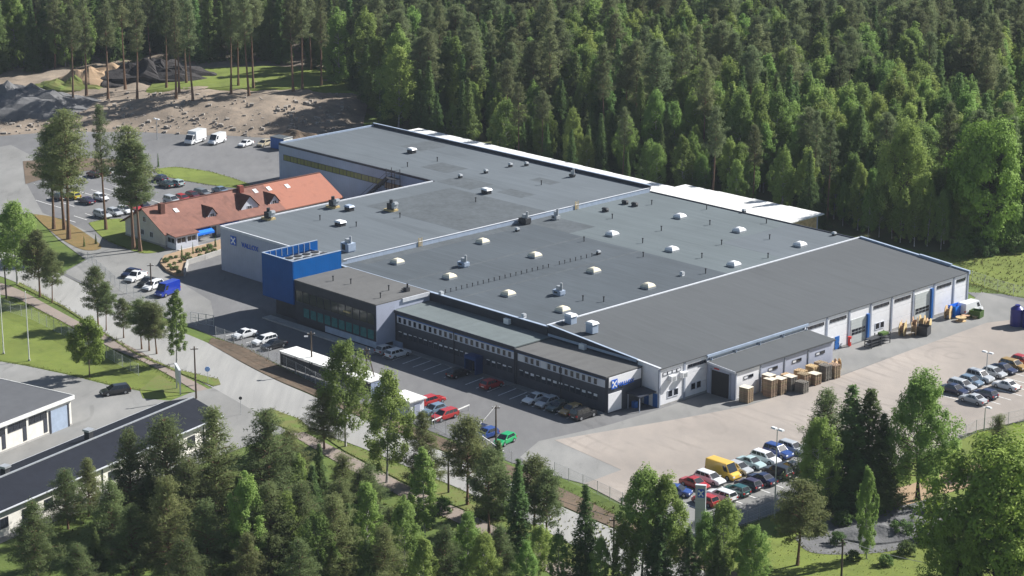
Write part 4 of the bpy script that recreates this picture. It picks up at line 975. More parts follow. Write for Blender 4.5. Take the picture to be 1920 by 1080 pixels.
mound('gravel_heap', 30, 205, 22, 12, 6.0, M_gravel, 'large grey gravel heap at the far edge of the access road', 'heap')
mound('earth_heap', 168, 162, 9.5, 7, 4.6, M_sand, 'tan sand heap beside the green overgrown mound', 'heap')
mound('earth_heap', 212, 152, 7.5, 6, 4.0, M_sand, 'smaller tan sand heap next to the black soil heap', 'heap')
mound('soil_heap', 290, 158, 20, 8, 4.4, M_black, 'long black soil heap under the tall pines', 'heap', 0.7)
mound('soil_heap', 205, 165, 8, 4, 1.8, M_black, 'low black soil heap in front of the tan sand heaps', 'heap', 0.7)
mound('grassy_mound', 133, 168, 11, 6, 2.6, M_verge, 'yellow-green overgrown mound beside the gravel heap', 'mound', 0.6)
mound('gravel_heap', 1640, 985, 5.5, 3.2, 1.3, M_gravel, 'low grey gravel heap in the pit by the lawn', 'heap', 0.5)
mound('gravel_heap', 1715, 965, 4.5, 2.8, 1.1, M_gravel, 'smaller grey gravel heap under the very large birch', 'heap', 0.5)
mound('soil_heap', 560, 252, 7, 4, 2.4, M_dirt, 'brown earth heap behind the small blue container', 'heap', 0.6)

# ------------------------------------------------------------------ trees: prototypes
FINE = 2
def leaf_mesh(name, C, Nrm, size, aspect, m, jitter=0.6):
    """one small four-cornered leaf or needle spray per centre"""
    C = np.repeat(C, FINE, axis=0) + RNG.normal(size=(len(C)*FINE,3))*size*0.55 if FINE > 1 else C; Nrm = np.repeat(Nrm, FINE, axis=0); size = size*(0.78 if FINE > 1 else 1)
    n = len(C); r = RNG.normal(size=(n,3)); Nn = Nrm/np.maximum(np.linalg.norm(Nrm,axis=1,keepdims=True),1e-6) + jitter*r + np.array([0,0,0.35])
    Nn /= np.linalg.norm(Nn,axis=1,keepdims=True)
    a = np.cross(Nn, RNG.normal(size=(n,3))); a /= np.maximum(np.linalg.norm(a,axis=1,keepdims=True),1e-6)
    b = np.cross(Nn, a)
    s = (size*RNG.uniform(0.6,1.35,size=(n,1)))
    a = a*s; b = b*s*aspect
    V = np.stack([C-a, C+b*0.9-a*0.1, C+a, C-b*0.9+a*0.1], axis=1).reshape(-1,3).astype(np.float32)
    me = bpy.data.meshes.new(name)
    me.vertices.add(4*n); me.vertices.foreach_set('co', V.ravel())
    me.loops.add(4*n); me.loops.foreach_set('vertex_index', np.arange(4*n, dtype=np.int32))
    me.polygons.add(n); me.polygons.foreach_set('loop_start', np.arange(0,4*n,4,dtype=np.int32))
    me.materials.append(m); me.update(calc_edges=True); return me
def clump(c, rx, rz, n):
    d = RNG.normal(size=(n,3)); d /= np.linalg.norm(d,axis=1,keepdims=True)
    rad = RNG.uniform(0.35,1.0,size=(n,1))**0.6
    P = d*rad*np.array([rx,rx,rz]); return P+np.array(c), d*np.array([1,1,1.4])
def trunk_mb(H, r0, r1, bend, n=7, upto=0.97):
    pts, rad = [], []
    bxd, byd = RNG.normal()*bend, RNG.normal()*bend
    for k in range(9):
        t = k/8*upto; pts.append((bxd*math.sin(t*2.5), byd*math.sin(t*2.1), H*t-0.3*(k==0))); rad.append(r0+(r1-r0)*t**0.8 + (0.35*r0 if k == 0 else 0))
    mb = MB(); mb.tube(pts, rad, n)
    return mb, lambda z: (bxd*math.sin(z/H*2.5), byd*math.sin(z/H*2.1))
def pine(H, crown0, R, m, seed, nb=46, sparse=1.0, leaf=0.34, cone=0.0, cl=1.0, asp=0.28):
    global RNG
    RNG = np.random.default_rng(seed)
    mb, ax = trunk_mb(H, 0.013*H+0.02, 0.03, 0.012*H)
    Cs, Ns = [], []
    for k in range(nb):
        t = (k+RNG.uniform(0,1))/nb; z = H*(crown0+(0.985-crown0)*t)
        prof = (math.sin(math.pi*min(1,0.18+0.82*t))**0.7)*(1-cone) + cone*(1.05-t)
        if t > 0.9: prof *= 0.75
        L = R*prof*RNG.uniform(0.6,1.15); a = k*2.4+RNG.uniform(-0.5,0.5)
        up = 0.15+0.55*t+RNG.uniform(-0.15,0.15)
        x0, y0 = ax(z); d = np.array([math.cos(a), math.sin(a), up]); d /= np.linalg.norm(d)
        e = np.array([x0,y0,z])+d*L
        mb.tube([(x0,y0,z-0.1), tuple(np.array([x0,y0,z])+d*L*0.5+np.array([0,0,0.05*L])), tuple(e)], [0.022*R+0.012, 0.014*R+0.01, 0.008], 4)
        nc = max(2, int(L/ (0.62*leaf/0.34)))
        for q in range(nc):
            f = 0.35+0.65*(q+0.5)/nc; c = np.array([x0,y0,z])+d*L*f+RNG.normal(size=3)*0.22*np.array([1,1,0.5])*R/2.6
            P, D = clump(c, (0.42+0.30*RNG.random())*R/2.6*cl, 0.34*R/2.6*cl, int((26*sparse)))
            Cs.append(P); Ns.append(D)
    C = np.concatenate(Cs); D = np.concatenate(Ns); D[:,2] += 0.5
    return mb.mesh('trunk', M_barkP), leaf_mesh('crown', C, D, leaf, asp, m, 0.7)
def spruce(H, R, m, seed, leaf=0.30, z0=0.05, dens=1.0):
    global RNG
    RNG = np.random.default_rng(seed)
    mb, ax = trunk_mb(H, 0.012*H+0.03, 0.02, 0.004*H)
    nw = int(H/0.52); Cs, Ns = [], []
    for k in range(nw):
        t = k/nw; z = H*(z0+(0.99-z0)*t); r = R*(1-t)**0.86*RNG.uniform(0.82,1.14)+0.14
        nbr = max(4, int(5+5*(1-t)))
        for q in range(nbr):
            a = 2*math.pi*q/nbr+k*0.9+RNG.uniform(-0.25,0.25); L = r*RNG.uniform(0.72,1.16)
            if RNG.random() < 0.07: continue
            nn = int((7+L*11)*dens)
            f = RNG.uniform(0.12,1.0,size=nn)**0.8
            droop = -0.42*f*L+0.18*f*f*L
            wid = (0.10+0.20*(1-f))*L*0.9+0.06
            off = RNG.normal(size=nn)*wid*0.6
            x0, y0 = ax(z)
            P = np.stack([x0+math.cos(a)*f*L-math.sin(a)*off, y0+math.sin(a)*f*L+math.cos(a)*off, z+droop-np.abs(off)*0.35-RNG.uniform(0,0.16,size=nn)*(1+L*0.25)], axis=1)
            D = np.stack([np.full(nn,math.cos(a))*0.55, np.full(nn,math.sin(a))*0.55, np.full(nn,0.9)], axis=1)
            Cs.append(P); Ns.append(D)
    return mb.mesh('trunk', M_barkS), leaf_mesh('crown', np.concatenate(Cs), np.concatenate(Ns), leaf, 0.42, m, 0.5)
def birch(H, R, m, seed, crown0=0.2, nc=150, leaf=0.20, per=62, stems=1, bark=None, round_=0.0, droop=0.5, lump=(0.16,0.30), shell=0.35, jit=0.6):
    global RNG
    RNG = np.random.default_rng(seed)
    mb = MB(); Cs, Ns = [], []
    for s in range(stems):
        t1, ax = trunk_mb(H*(1-0.1*s), (0.009*H+0.03), 0.02, 0.02*H*(1+s))
        k = len(mb.v); ox = 0.5*s
        mb.v += [(v[0]+ox, v[1], v[2]) for v in t1.v]; mb.f += [tuple(i+k for i in f) for f in t1.f]; mb.m += t1.m
        for q in range(nc//stems):
            t = ((q+RNG.random())/(nc//stems))**0.85; z = H*(crown0+(0.985-crown0)*t)*(1-0.1*s)
            prof = (math.sin(math.pi*min(1,0.12+0.86*t))**(0.75-0.35*round_))
            a = q*2.39996+RNG.uniform(-0.6,0.6)
            lob = 1+0.22*math.sin(3*a+seed)+0.16*math.cos(2*a+9*t+seed)
            rr = R*prof*lob*(0.35+0.65*RNG.random()**0.45)
            x0, y0 = ax(z); c = np.array([x0+ox+math.cos(a)*rr, y0+math.sin(a)*rr, z-droop*rr*0.25+RNG.normal()*0.03*H])
            if RNG.random() < 0.4: mb.tube([(x0+ox,y0,max(0.1,z-0.5*rr)), tuple(c)], [0.004*H,0.01], 4)
            cr = R*RNG.uniform(*lump)
            d = RNG.normal(size=(per,3)); d /= np.linalg.norm(d,axis=1,keepdims=True)
            rad = RNG.uniform(shell,1.0,size=(per,1))**0.7
            P = d*rad*np.array([cr,cr,cr*(0.85+droop*0.9)])+c
            Cs.append(P); Ns.append(d+np.array([math.cos(a)*0.35,math.sin(a)*0.35,0.45]))
    return mb.mesh('trunk', bark or M_barkB), leaf_mesh('crown', np.concatenate(Cs), np.concatenate(Ns), leaf, 0.6, m, jit)
PROTO = {}
PROTO['tall_pine'] = [(24.0,)+pine(24, 0.42+0.05*k, 2.5+0.2*k, M_needF, 100+k, 50, 0.95, 0.30, 0.15) for k in range(5)]
PROTO['edge_pine'] = [(24.0,)+pine(24, 0.36+0.06*k, 4.2-0.3*k, M_needP, 130+k, 54, 1.0, 0.32) for k in range(2)]
PROTO['young_pine'] = [(11.0,)+pine(11, 0.06+0.03*k, 3.1+0.2*k, M_needP, 200+k, 78, 1.0, 0.20, 0.85, 0.72, 0.22) for k in range(5)]
PROTO['row_pine'] = [(10.0,)+pine(10, 0.28+0.04*k, 2.5+0.2*k, M_needP, 240+k, 46, 1.15, 0.21, 0.25) for k in range(2)]
PROTO['spruce'] = [(18.0,)+spruce(18, 2.5+0.4*k, M_needS, 300+k, 0.27) for k in range(5)]
PROTO['birch'] = [(15.0,)+birch(15, 2.7+0.25*k, M_leafB, 400+k, 0.12+0.03*k, 120, 0.19, 80, lump=(0.13,0.30)) for k in range(4)]
PROTO['slim_birch'] = [(11.0,)+birch(11, 1.5, M_leafB, 440, 0.22, 80, 0.15, 66)]
PROTO['wide_birch'] = [(17.0,)+birch(17, 4.6, M_leafB, 460, 0.20, 190, 0.19, 95, 2, M_barkS, lump=(0.12,0.25))]
PROTO['broadleaf'] = [(14.0,)+birch(14, 5.4, M_leafG, 500+k, 0.06, 130, 0.22, 150, 1, M_barkS, 0.8, 0.0, (0.16,0.30), 0.6, 0.4) for k in range(2)]
PROTO['round_tree'] = [(8.9,)+birch(8.9, 2.5, M_leafG, 540, 0.30, 80, 0.17, 110, 1, M_barkS, 0.9, 0.0, (0.18,0.32), 0.6, 0.4)]
PROTO['bush'] = [(2.0,)+birch(2.0, 1.5, M_leafD, 560+k, 0.05, 36, 0.12, 60, 1, M_barkS, 0.9, 0.0, (0.18,0.35), 0.5, 0.5) for k in range(2)]
RNG = np.random.default_rng(11)
tree_n = 0
def tree(kind, loc, h, label, cat, group=None, name=None, var=None, wide=1.0):
    global tree_n
    tree_n += 1
    ph, tm, cm = PROTO[kind][(tree_n*7 if var is None else var) % len(PROTO[kind])]
    s = h/ph
    name = name or kind
    o = link(name, None, None, loc, random.uniform(0, 6.28)); o.scale = (s*wide, s*wide, s); tag(o, label, cat, group)
    o.empty_display_size = 0.5
    link('trunk', tm, o); link('crown', cm, o)
    return o
def tree_px(kind, bx_, by_, top, label, cat, group=None, name=None, z=0.0, h=None, wide=1.0, var=None):
    g = G(bx_, by_, z)
    return tree(kind, g, (h if h else tall(bx_, by_, top)), label, cat, group, name, var, wide)

# ---- single trees that can be told apart
GR = 'trees along the street verge'
for k, (kd, x, y, t, lab) in enumerate((
    ('birch',33,533,378,'tall leafy birch at the far end of the street verge'),
    ('row_pine',75,557,432,'dense pine beside the tall birch on the street verge'),
    ('row_pine',98,568,468,'slim pine next to the dense pine on the street verge'),
    ('row_pine',184,612,500,'lone bushy pine on the verge, opposite the parked white pickup'),
    ('row_pine',199,620,530,'small pine trunk tucked beside the lone bushy verge pine'),
    ('row_pine',232,634,560,'smallest pine of the verge row'),
    ('row_pine',266,655,562,'first pine of the close trio on the verge'),
    ('row_pine',280,658,566,'middle pine of the close trio on the verge'),
    ('row_pine',294,664,568,'last pine of the close trio, beside the slim birch'),
    ('slim_birch',331,682,553,'slim pale birch at the end of the verge pines'))):
    tree_px(kd, x, y, t, lab, 'tree', GR, {'birch':'birch_tree','row_pine':'pine_tree','slim_birch':'birch_tree'}[kd], wide=0.85 if k in (2,4) else 1.1)
tree_px('round_tree',168,707,602,'round bright green tree alone on the lawn','tree',None,'round_tree')
for (x,y,t,lab,kd) in ((101,430,235,'leftmost tall pine of the trio beside the dry-grass bed','edge_pine'),(121,431,222,'thin tall pine in the middle of the dry-bed trio','edge_pine'),
                    (129,449,205,'tallest pine of the trio, trunk standing in the dry-grass bed','edge_pine'),(199,431,193,'thin-crowned tall pine on the small lawn by the car park','tall_pine'),
                    (251,468,236,'dense pine rising in front of the red-roofed house gable','edge_pine'),(263,472,262,'shorter twin pine in front of the red-roofed house gable','edge_pine')):
    tree_px(kd, x, y, t, lab, 'tree', 'tall pines beside the upper car park', 'pine_tree', wide=0.85 if x == 199 else 1.15)
tree_px('spruce',297,313,286,'tiny columnar conifer at the tip of the grass crescent','tree',None,'columnar_conifer',wide=0.55)
CLR = ((137,200),(162,180),(203,188),(235,168),(257,190),(312,167),(330,185),(336,175),(350,158),(362,190),(433,177),(447,163),(467,180),(475,167),(550,173),(567,170),(602,163))
for k, (x, y) in enumerate(CLR):
    g = G(x, y); z = 0
    for _ in range(4): z = bank_z(g.x, g.y); g = G(x, y, z)
    tree('tall_pine', g, random.uniform(23.5,26.5), 'tall bare-stemmed pine in the rubble clearing, %s from the gravel heap side' % ('first second third fourth fifth sixth seventh eighth ninth tenth eleventh twelfth thirteenth fourteenth fifteenth sixteenth seventeenth'.split()[k]), 'tree', 'pines left standing in the clearing', 'pine_tree', None, 0.95)
# ---- wood in the lower left
FG = 'trees of the near wood'
fgl = [('young_pine',70,1078,938,'pine at the corner of the long white building, in the picture corner'),('young_pine',128,992,880,'pine against the white brick wall, left of a narrow pine'),
 ('young_pine',166,968,860,'narrow pine in front of the dark sheet roof'),('spruce',182,1095,985,'small fresh green spruce near the bottom edge'),
 ('young_pine',250,990,806,'tall pine covering the middle of the long dark roof'),('spruce',285,1010,880,'spruce standing between two tall pines by the dark roof'),
 ('young_pine',318,990,782,'pointed pine reaching above the dark roof ridge'),('young_pine',318,1080,893,'rounded pine below the pointed roof-ridge pine'),
 ('young_pine',250,1090,950,'wide pine low in the wood beside the fresh green spruce'),('young_pine',405,990,766,'tall pine at the right end of the long white building'),
 ('young_pine',395,1090,938,'broad dark pine low in the wood'),('birch',470,1085,898,'light green birch inside the pine wood'),
 ('young_pine',505,1005,768,'very broad pine beside the side-road junction'),('spruce',588,1020,868,'dark spruce right of the very broad pine'),
 ('birch',545,1070,930,'slim birch in front of the dark spruce'),('young_pine',625,1095,928,'broad pine near the bottom edge below the footpath'),
 ('young_pine',608,842,728,'dark pine at the road edge beside a tall birch'),('birch',648,838,640,'tall birch rising in front of the white shelter roof'),
 ('birch',725,905,703,'large pale birch hiding the small white hut'),('young_pine',793,910,772,'dark wide pine just right of the large pale birch'),
 ('slim_birch',797,1015,848,'slim white-stemmed birch on the footpath side'),('row_pine',876,947,782,'straight bare-stemmed pine between road and footpath'),
 ('row_pine',917,1000,842,'open pine right of the straight bare-stemmed pine'),('spruce',935,965,822,'narrow spruce below the green car'),
 ('spruce',972,1035,855,'full dark spruce beside the road bend'),('row_pine',1002,1000,855,'pine behind the full dark spruce'),
 ('row_pine',1025,1018,880,'bare-stemmed pine next to the brown verge'),('spruce',1098,1095,903,'black-green spruce alone beside the road'),
 ('birch',690,1065,905,'pine-side birch among the lower wood'),('young_pine',735,1075,952,'pine beside the lower footpath'),
 ('birch',875,1095,965,'pale birch at the bottom of the wood'),('birch',1048,1105,1000,'small birch left of the black-green spruce'),
 ('birch',1122,1115,1008,'small birch right under the black-green spruce'),('birch',1202,1100,880,'tall pale birch left of the grey pylon sign'),
 ('birch',1243,1105,900,'second tall pale birch left of the grey pylon sign'),('spruce',1232,1120,960,'spruce between the pale birches by the pylon sign'),
 ('spruce',1290,1115,985,'small spruce below the grey pylon sign'),('birch',1352,1095,938,'thin birch right of the grey pylon sign'),
 ('spruce',1345,1120,1000,'little spruce in front of the thin birch'),('slim_birch',1395,1110,992,'short slim birch on the lawn edge'),
 ('young_pine',940,1100,985,'dense pine at the bottom edge right of the pale birch'),('young_pine',150,1130,1020,'dense pine cut by the bottom edge'),
 ('young_pine',470,1130,1000,'dark pine cut by the bottom edge below the light birch'),('spruce',690,1140,1010,'spruce cut by the bottom edge'),
 ('birch',800,1150,1010,'birch cut by the bottom edge under the slim white stem'),('young_pine',560,1140,1010,'pine cut by the bottom edge, right of centre of the wood'),
 ('young_pine',350,1150,1010,'pine cut by the bottom edge, left part of the wood'),('spruce',450,1010,890,'spruce hidden behind the broad junction pine'),
 ('young_pine',510,1075,905,'pine in the heart of the wood below the junction pine'),('birch',600,1105,960,'light birch between two pines near the bottom edge'),('young_pine',725,1130,985,'round pine at the bottom edge beside the footpath gap'),
 ('birch',760,1100,940,'leafy birch right of the lower footpath pine'),('young_pine',835,1130,985,'dark pine at the bottom edge below the slim birch'),('birch',905,1125,1000,'light birch at the bottom edge left of the dense pine'),
 ('birch',985,1125,1020,'light birch at the bottom edge near the road'),('young_pine',210,1040,900,'pine in front of the white brick wall near the spruce'),('young_pine',360,1030,860,'pine filling the gap below the dark roof end'),('young_pine',450,1060,930,'pine beside the light green birch in the wood'),
 ('young_pine',570,1060,905,'pine beside the dark spruce in the wood'),('spruce',655,1080,940,'spruce on the lower footpath edge'),('birch',1165,1120,985,'short leafy birch beside the road bend'),('birch',1010,1090,985,'birch leaning over the road edge'),
 ('spruce',602,952,828,'pointed spruce on the wood edge nearest the junction grass'),('young_pine',645,968,852,'pine on the wood edge above the lower footpath bend'),('birch',560,968,850,'birch on the wood edge beside the junction grass'),('young_pine',695,992,868,'pine at the wood edge closest to the large pale birch'),('young_pine',545,945,805,'pine right behind the very broad junction pine'),
 ('young_pine',680,1000,880,'pine between footpath and wood'),('young_pine',640,1030,900,'dark pine on the wood edge above the footpath')]
for (kd,x,y,t,lab) in fgl:
    tree_px(kd, x, y, t, lab, 'tree', FG, {'young_pine':'pine_tree','row_pine':'pine_tree','spruce':'spruce_tree','birch':'birch_tree','slim_birch':'birch_tree'}[kd], wide={'young_pine':1.2,'spruce':1.25,'birch':0.95,'row_pine':1.1,'slim_birch':1.1}[kd])
# ---- lower right group
for (kd,x,y,t,lab,wd) in (('young_pine',1545,940,733,'dark pine at the side of the black spruce pair',1.3),('spruce',1590,952,714,'tallest black spruce in the group by the car park',1.5),
    ('spruce',1622,950,722,'second black spruce of the close pair',1.5),('spruce',1648,945,770,'lower spruce at the side of the close black pair',1.5),
    ('birch',1530,968,784,'birch in front of the dark spruce group',0.85),('wide_birch',1718,938,698,'very large spreading birch with forked stem',0.9),
    ('row_pine',1495,1060,903,'dark round pine with bare stem on the sunny lawn',1.25),('birch',1625,1048,880,'slender young birch on the sunny lawn',0.6),
    ('broadleaf',1862,1120,838,'huge leafy tree filling the lower corner',1.05),('young_pine',1868,885,778,'small round pine by the yard fence',1.0),
    ('broadleaf',1790,1140,975,'lower leafy tree beside the huge corner tree',0.75),('broadleaf',1935,1120,900,'leafy tree at the lower picture corner edge',0.9),('birch',1410,1120,985,'leafy birch at the bottom edge below the thin birch',0.9),('birch',1318,1105,965,'pale birch right in front of the pylon base',0.8),
    ('wide_birch',1690,450,228,'broad birch at the forest edge behind the yard',0.8),('birch',1608,432,308,'pale birch at the shed end',0.8),('birch',1648,445,340,'slim birch, first of the pale forest-edge row',0.6),
    ('birch',1672,448,352,'slim birch, second of the pale forest-edge row',0.6),('birch',1706,455,345,'slim birch, third of the pale forest-edge row',0.65),('birch',1738,462,340,'slim birch, fourth of the pale forest-edge row',0.6),
    ('birch',1764,468,362,'slim birch, last of the pale forest-edge row',0.6),('birch',1580,424,345,'small birch beside the white shed roof end',0.7),
    ('broadleaf',1852,462,238,'bright yellow-green broadleaf tree at the forest edge',0.8),('broadleaf',1905,440,222,'second bright broadleaf tree at the picture edge',0.8),
    ('broadleaf',1790,450,330,'dark-shaded leafy tree above the grass bank',0.6)):
    tree_px(kd, x, y, t, lab, 'tree', None, {'young_pine':'pine_tree','row_pine':'pine_tree','spruce':'spruce_tree','birch':'birch_tree','wide_birch':'birch_tree','broadleaf':'broadleaf_tree'}[kd], wide=wd)
# bushes
for (x,y,s,lab) in ((1640,965,1.6,'bush on the rim of the gravel pit'),(1690,1005,2.0,'bush inside the gravel pit'),(1535,1000,1.4,'small bush by the gravel pit tip'),(830,960,1.8,'green bush under the slim birch'),
    (640,990,2.4,'bush at the wood edge by the footpath'),(790,1050,2.4,'low bush in the sunny gap of the wood'),(1700,1040,1.6,'bush between pit and corner tree'),(1600,1050,1.2,'little bush beside the young birch'),
    (860,1040,2.2,'bush beside the lower footpath'),(1185,935,1.2,'low bush against the yard fence'),(1800,480,3.0,'dense bush on the grass bank'),(1845,478,3.4,'wide bush on the grass bank under the bright tree'),(1905,472,3.2,'bush at the grass bank edge'),(1570,1020,1.5,'bush at the lower rim of the gravel pit'),(1660,1060,1.3,'bush on the lawn below the gravel pit'),(1740,1015,2.2,'tall bush at the pit end by the corner tree'),(1580,985,1.8,'bush under the black spruce pair'),(1470,1000,1.6,'bush under the dark round pine'),(1420,1020,1.3,'low bush on the lawn beside the fence'),(1760,960,2.4,'bush below the very large birch')):
    g = G(x, y); tree('bush', g, s, lab, 'bush', None, 'bush')

# ------------------------------------------------------------------ the forest behind
def inside(p, poly):
    c = False; n = len(poly)
    for i in range(n):
        a, b = poly[i], poly[(i+1) % n]
        if (a.y > p[1]) != (b.y > p[1]) and p[0] < (b.x-a.x)*(p[1]-a.y)/(b.y-a.y)+a.x: c = not c
    return c
rf = random.Random(5)
pts = []
step = 5.2
yy = 430.0
while yy < 735:
    hw = yy*0.232 + 14
    xx = -hw
    while xx < hw:
        p = (xx+rf.uniform(-2.5,2.5), yy+rf.uniform(-2.5,2.5))
        if inside(p, FOREST): pts.append(p)
        xx += step*(1.0 if yy < 600 else 1.15)
    yy += step*(1.0 if yy < 600 else 1.2)
def zone(p):
    px, py = PIX((p[0], p[1], 0))
    q = Vector((p[0], p[1], 0)) - Vector((ORG.x, ORG.y, 0)); u, v = q.dot(AU), q.dot(AV)
    return px, py, u, v
items = []
for p in pts:
    px, py, u, v = zone(p); d0 = math.hypot(p[0], p[1])
    nb = mnoise.noise((p[0]*0.018, p[1]*0.018, 4.0)); r = rf.random()
    edge = v < 118 and u > -165
    right = px > 1050
    if edge:
        kd = 'birch' if r < (0.58 if right else 0.30)+0.5*max(0,nb) else ('spruce' if r < 0.88 else 'tall_pine')
        h = {'birch':rf.uniform(9,15),'spruce':rf.uniform(9,18),'tall_pine':rf.uniform(17,22)}[kd]
    else:
        pb = (0.22+0.8*max(0,nb) + (0.25 if d0 < 560 else 0)) if right else 0.10+0.25*max(0,nb)
        ps = 0.55 if not right else 0.34
        kd = 'birch' if r < pb else ('spruce' if r < pb+ps else 'tall_pine')
        h = {'birch':rf.uniform(14,21),'spruce':rf.uniform(14,25),'tall_pine':rf.uniform(20,28)}[kd]
    items.append((math.hypot(p[0], p[1]), kd, p, h, px, py, u, v))
items.sort()
CAP = {'birch':230, 'spruce':290, 'tall_pine':290}; used = {'birch':0,'spruce':0,'tall_pine':0}
KN = {'birch':('birch_tree','pale green birch'),'spruce':('spruce_tree','dark pointed spruce'),'tall_pine':('pine_tree','grey-green pine')}
rest = []
for (d, kd, p, h, px, py, u, v) in items:
    vis = -80 < px < 2000
    if vis and used[kd] < CAP[kd]:
        used[kd] += 1
        sec = ('above the gravel heap' if px < 240 else 'above the rubble clearing' if px < 620 else 'above the tall hall roof' if px < 930 else 'above the middle hall roof' if px < 1300 else
               'above the white shed end' if px < 1560 else 'above the end of the factory' if px < 1760 else 'above the bright broadleaf trees')
        row = 'in the first forest row' if v < 108 and u > -165 else 'near the forest edge' if d < 530 else 'mid-forest' if d < 590 else 'far back'
        big = 'short' if h < 13 else 'tall' if h > 20.5 else 'mid-sized'
        nm, desc = KN[kd]
        tree(kd, (p[0], p[1], 0), h, f'{big} {desc} {row}, {sec}', 'tree', f'{nm.split("_")[0]} trees in the forest', nm, None, {'birch':rf.uniform(.75,1.05),'spruce':rf.uniform(.85,1.15),'tall_pine':rf.uniform(.85,1.15)}[kd])
    else: rest.append((kd, p, h))
# what lies behind is one far mass of trees: instances on points
pc_ = bpy.data.collections.new('forest_kinds')
order = []
for kd in ('birch','spruce','tall_pine'):
    for k, (ph, tm, cm) in enumerate(PROTO[kd][:2]):
        me = cm.copy(); 
        import bmesh
        bm = bmesh.new(); bm.from_mesh(cm); n0 = len(bm.faces); bm.from_mesh(tm)
        bm.faces.ensure_lookup_table()
        for f in bm.faces[n0:]: f.material_index = 1
        bm.to_mesh(me); bm.free(); me.materials.append(tm.materials[0])
        o = bpy.data.objects.new('%02d_kind' % len(order), me); pc_.objects.link(o); order.append((kd, ph))
me = bpy.data.meshes.new('forest'); me.from_pydata([(p[0], p[1], 0.0) for _, p, _ in rest], [], [])
pk, sz, tn = [], [], []
for i, (kd, p, h) in enumerate(rest):
    c = [j for j, (k2, _) in enumerate(order) if k2 == kd]; j = rf.choice(c)
    pk.append(j); sz.append(h/order[j][1]*1.1); tn.append(rf.uniform(0, 6.28))
for nm_, ty_, vals in (('pick','INT',pk), ('size','FLOAT',sz), ('turn','FLOAT',tn)):
    me.attributes.new(nm_, ty_, 'POINT'); me.attributes[nm_].data.foreach_set('value', vals)
fo = link('forest', me); tag(fo, 'dense mixed forest mass in the far rows behind the factory', 'forest', kind='stuff')
ng = bpy.data.node_groups.new('forest_scatter', 'GeometryNodeTree')
ng.interface.new_socket('Geometry', in_out='INPUT', socket_type='NodeSocketGeometry'); ng.interface.new_socket('Geometry', in_out='OUTPUT', socket_type='NodeSocketGeometry')
gi = ng.nodes.new('NodeGroupInput'); go = ng.nodes.new('NodeGroupOutput')
ci = ng.nodes.new('GeometryNodeCollectionInfo'); ci.inputs['Collection'].default_value = pc_; ci.inputs['Separate Children'].default_value = True; ci.inputs['Reset Children'].default_value = True
ip = ng.nodes.new('GeometryNodeInstanceOnPoints'); ip.inputs['Pick Instance'].default_value = True
def named(nm, ty):
    n = ng.nodes.new('GeometryNodeInputNamedAttribute'); n.data_type = ty; n.inputs['Name'].default_value = nm; return n
na, ns, nr = named('pick','INT'), named('size','FLOAT'), named('turn','FLOAT')
cx = ng.nodes.new('ShaderNodeCombineXYZ'); L_ = ng.links
L_.new(gi.outputs[0], ip.inputs['Points']); L_.new(ci.outputs[0], ip.inputs['Instance'])
L_.new([o for o in na.outputs if o.enabled][0], ip.inputs['Instance Index'])
L_.new([o for o in nr.outputs if o.enabled][0], cx.inputs['Z']); L_.new(cx.outputs[0], ip.inputs['Rotation'])
L_.new([o for o in ns.outputs if o.enabled][0], ip.inputs['Scale'])
L_.new(ip.outputs[0], go.inputs[0])
fo.modifiers.new('scatter', 'NODES').node_group = ng
print('forest trees', used, 'rest', len(rest))

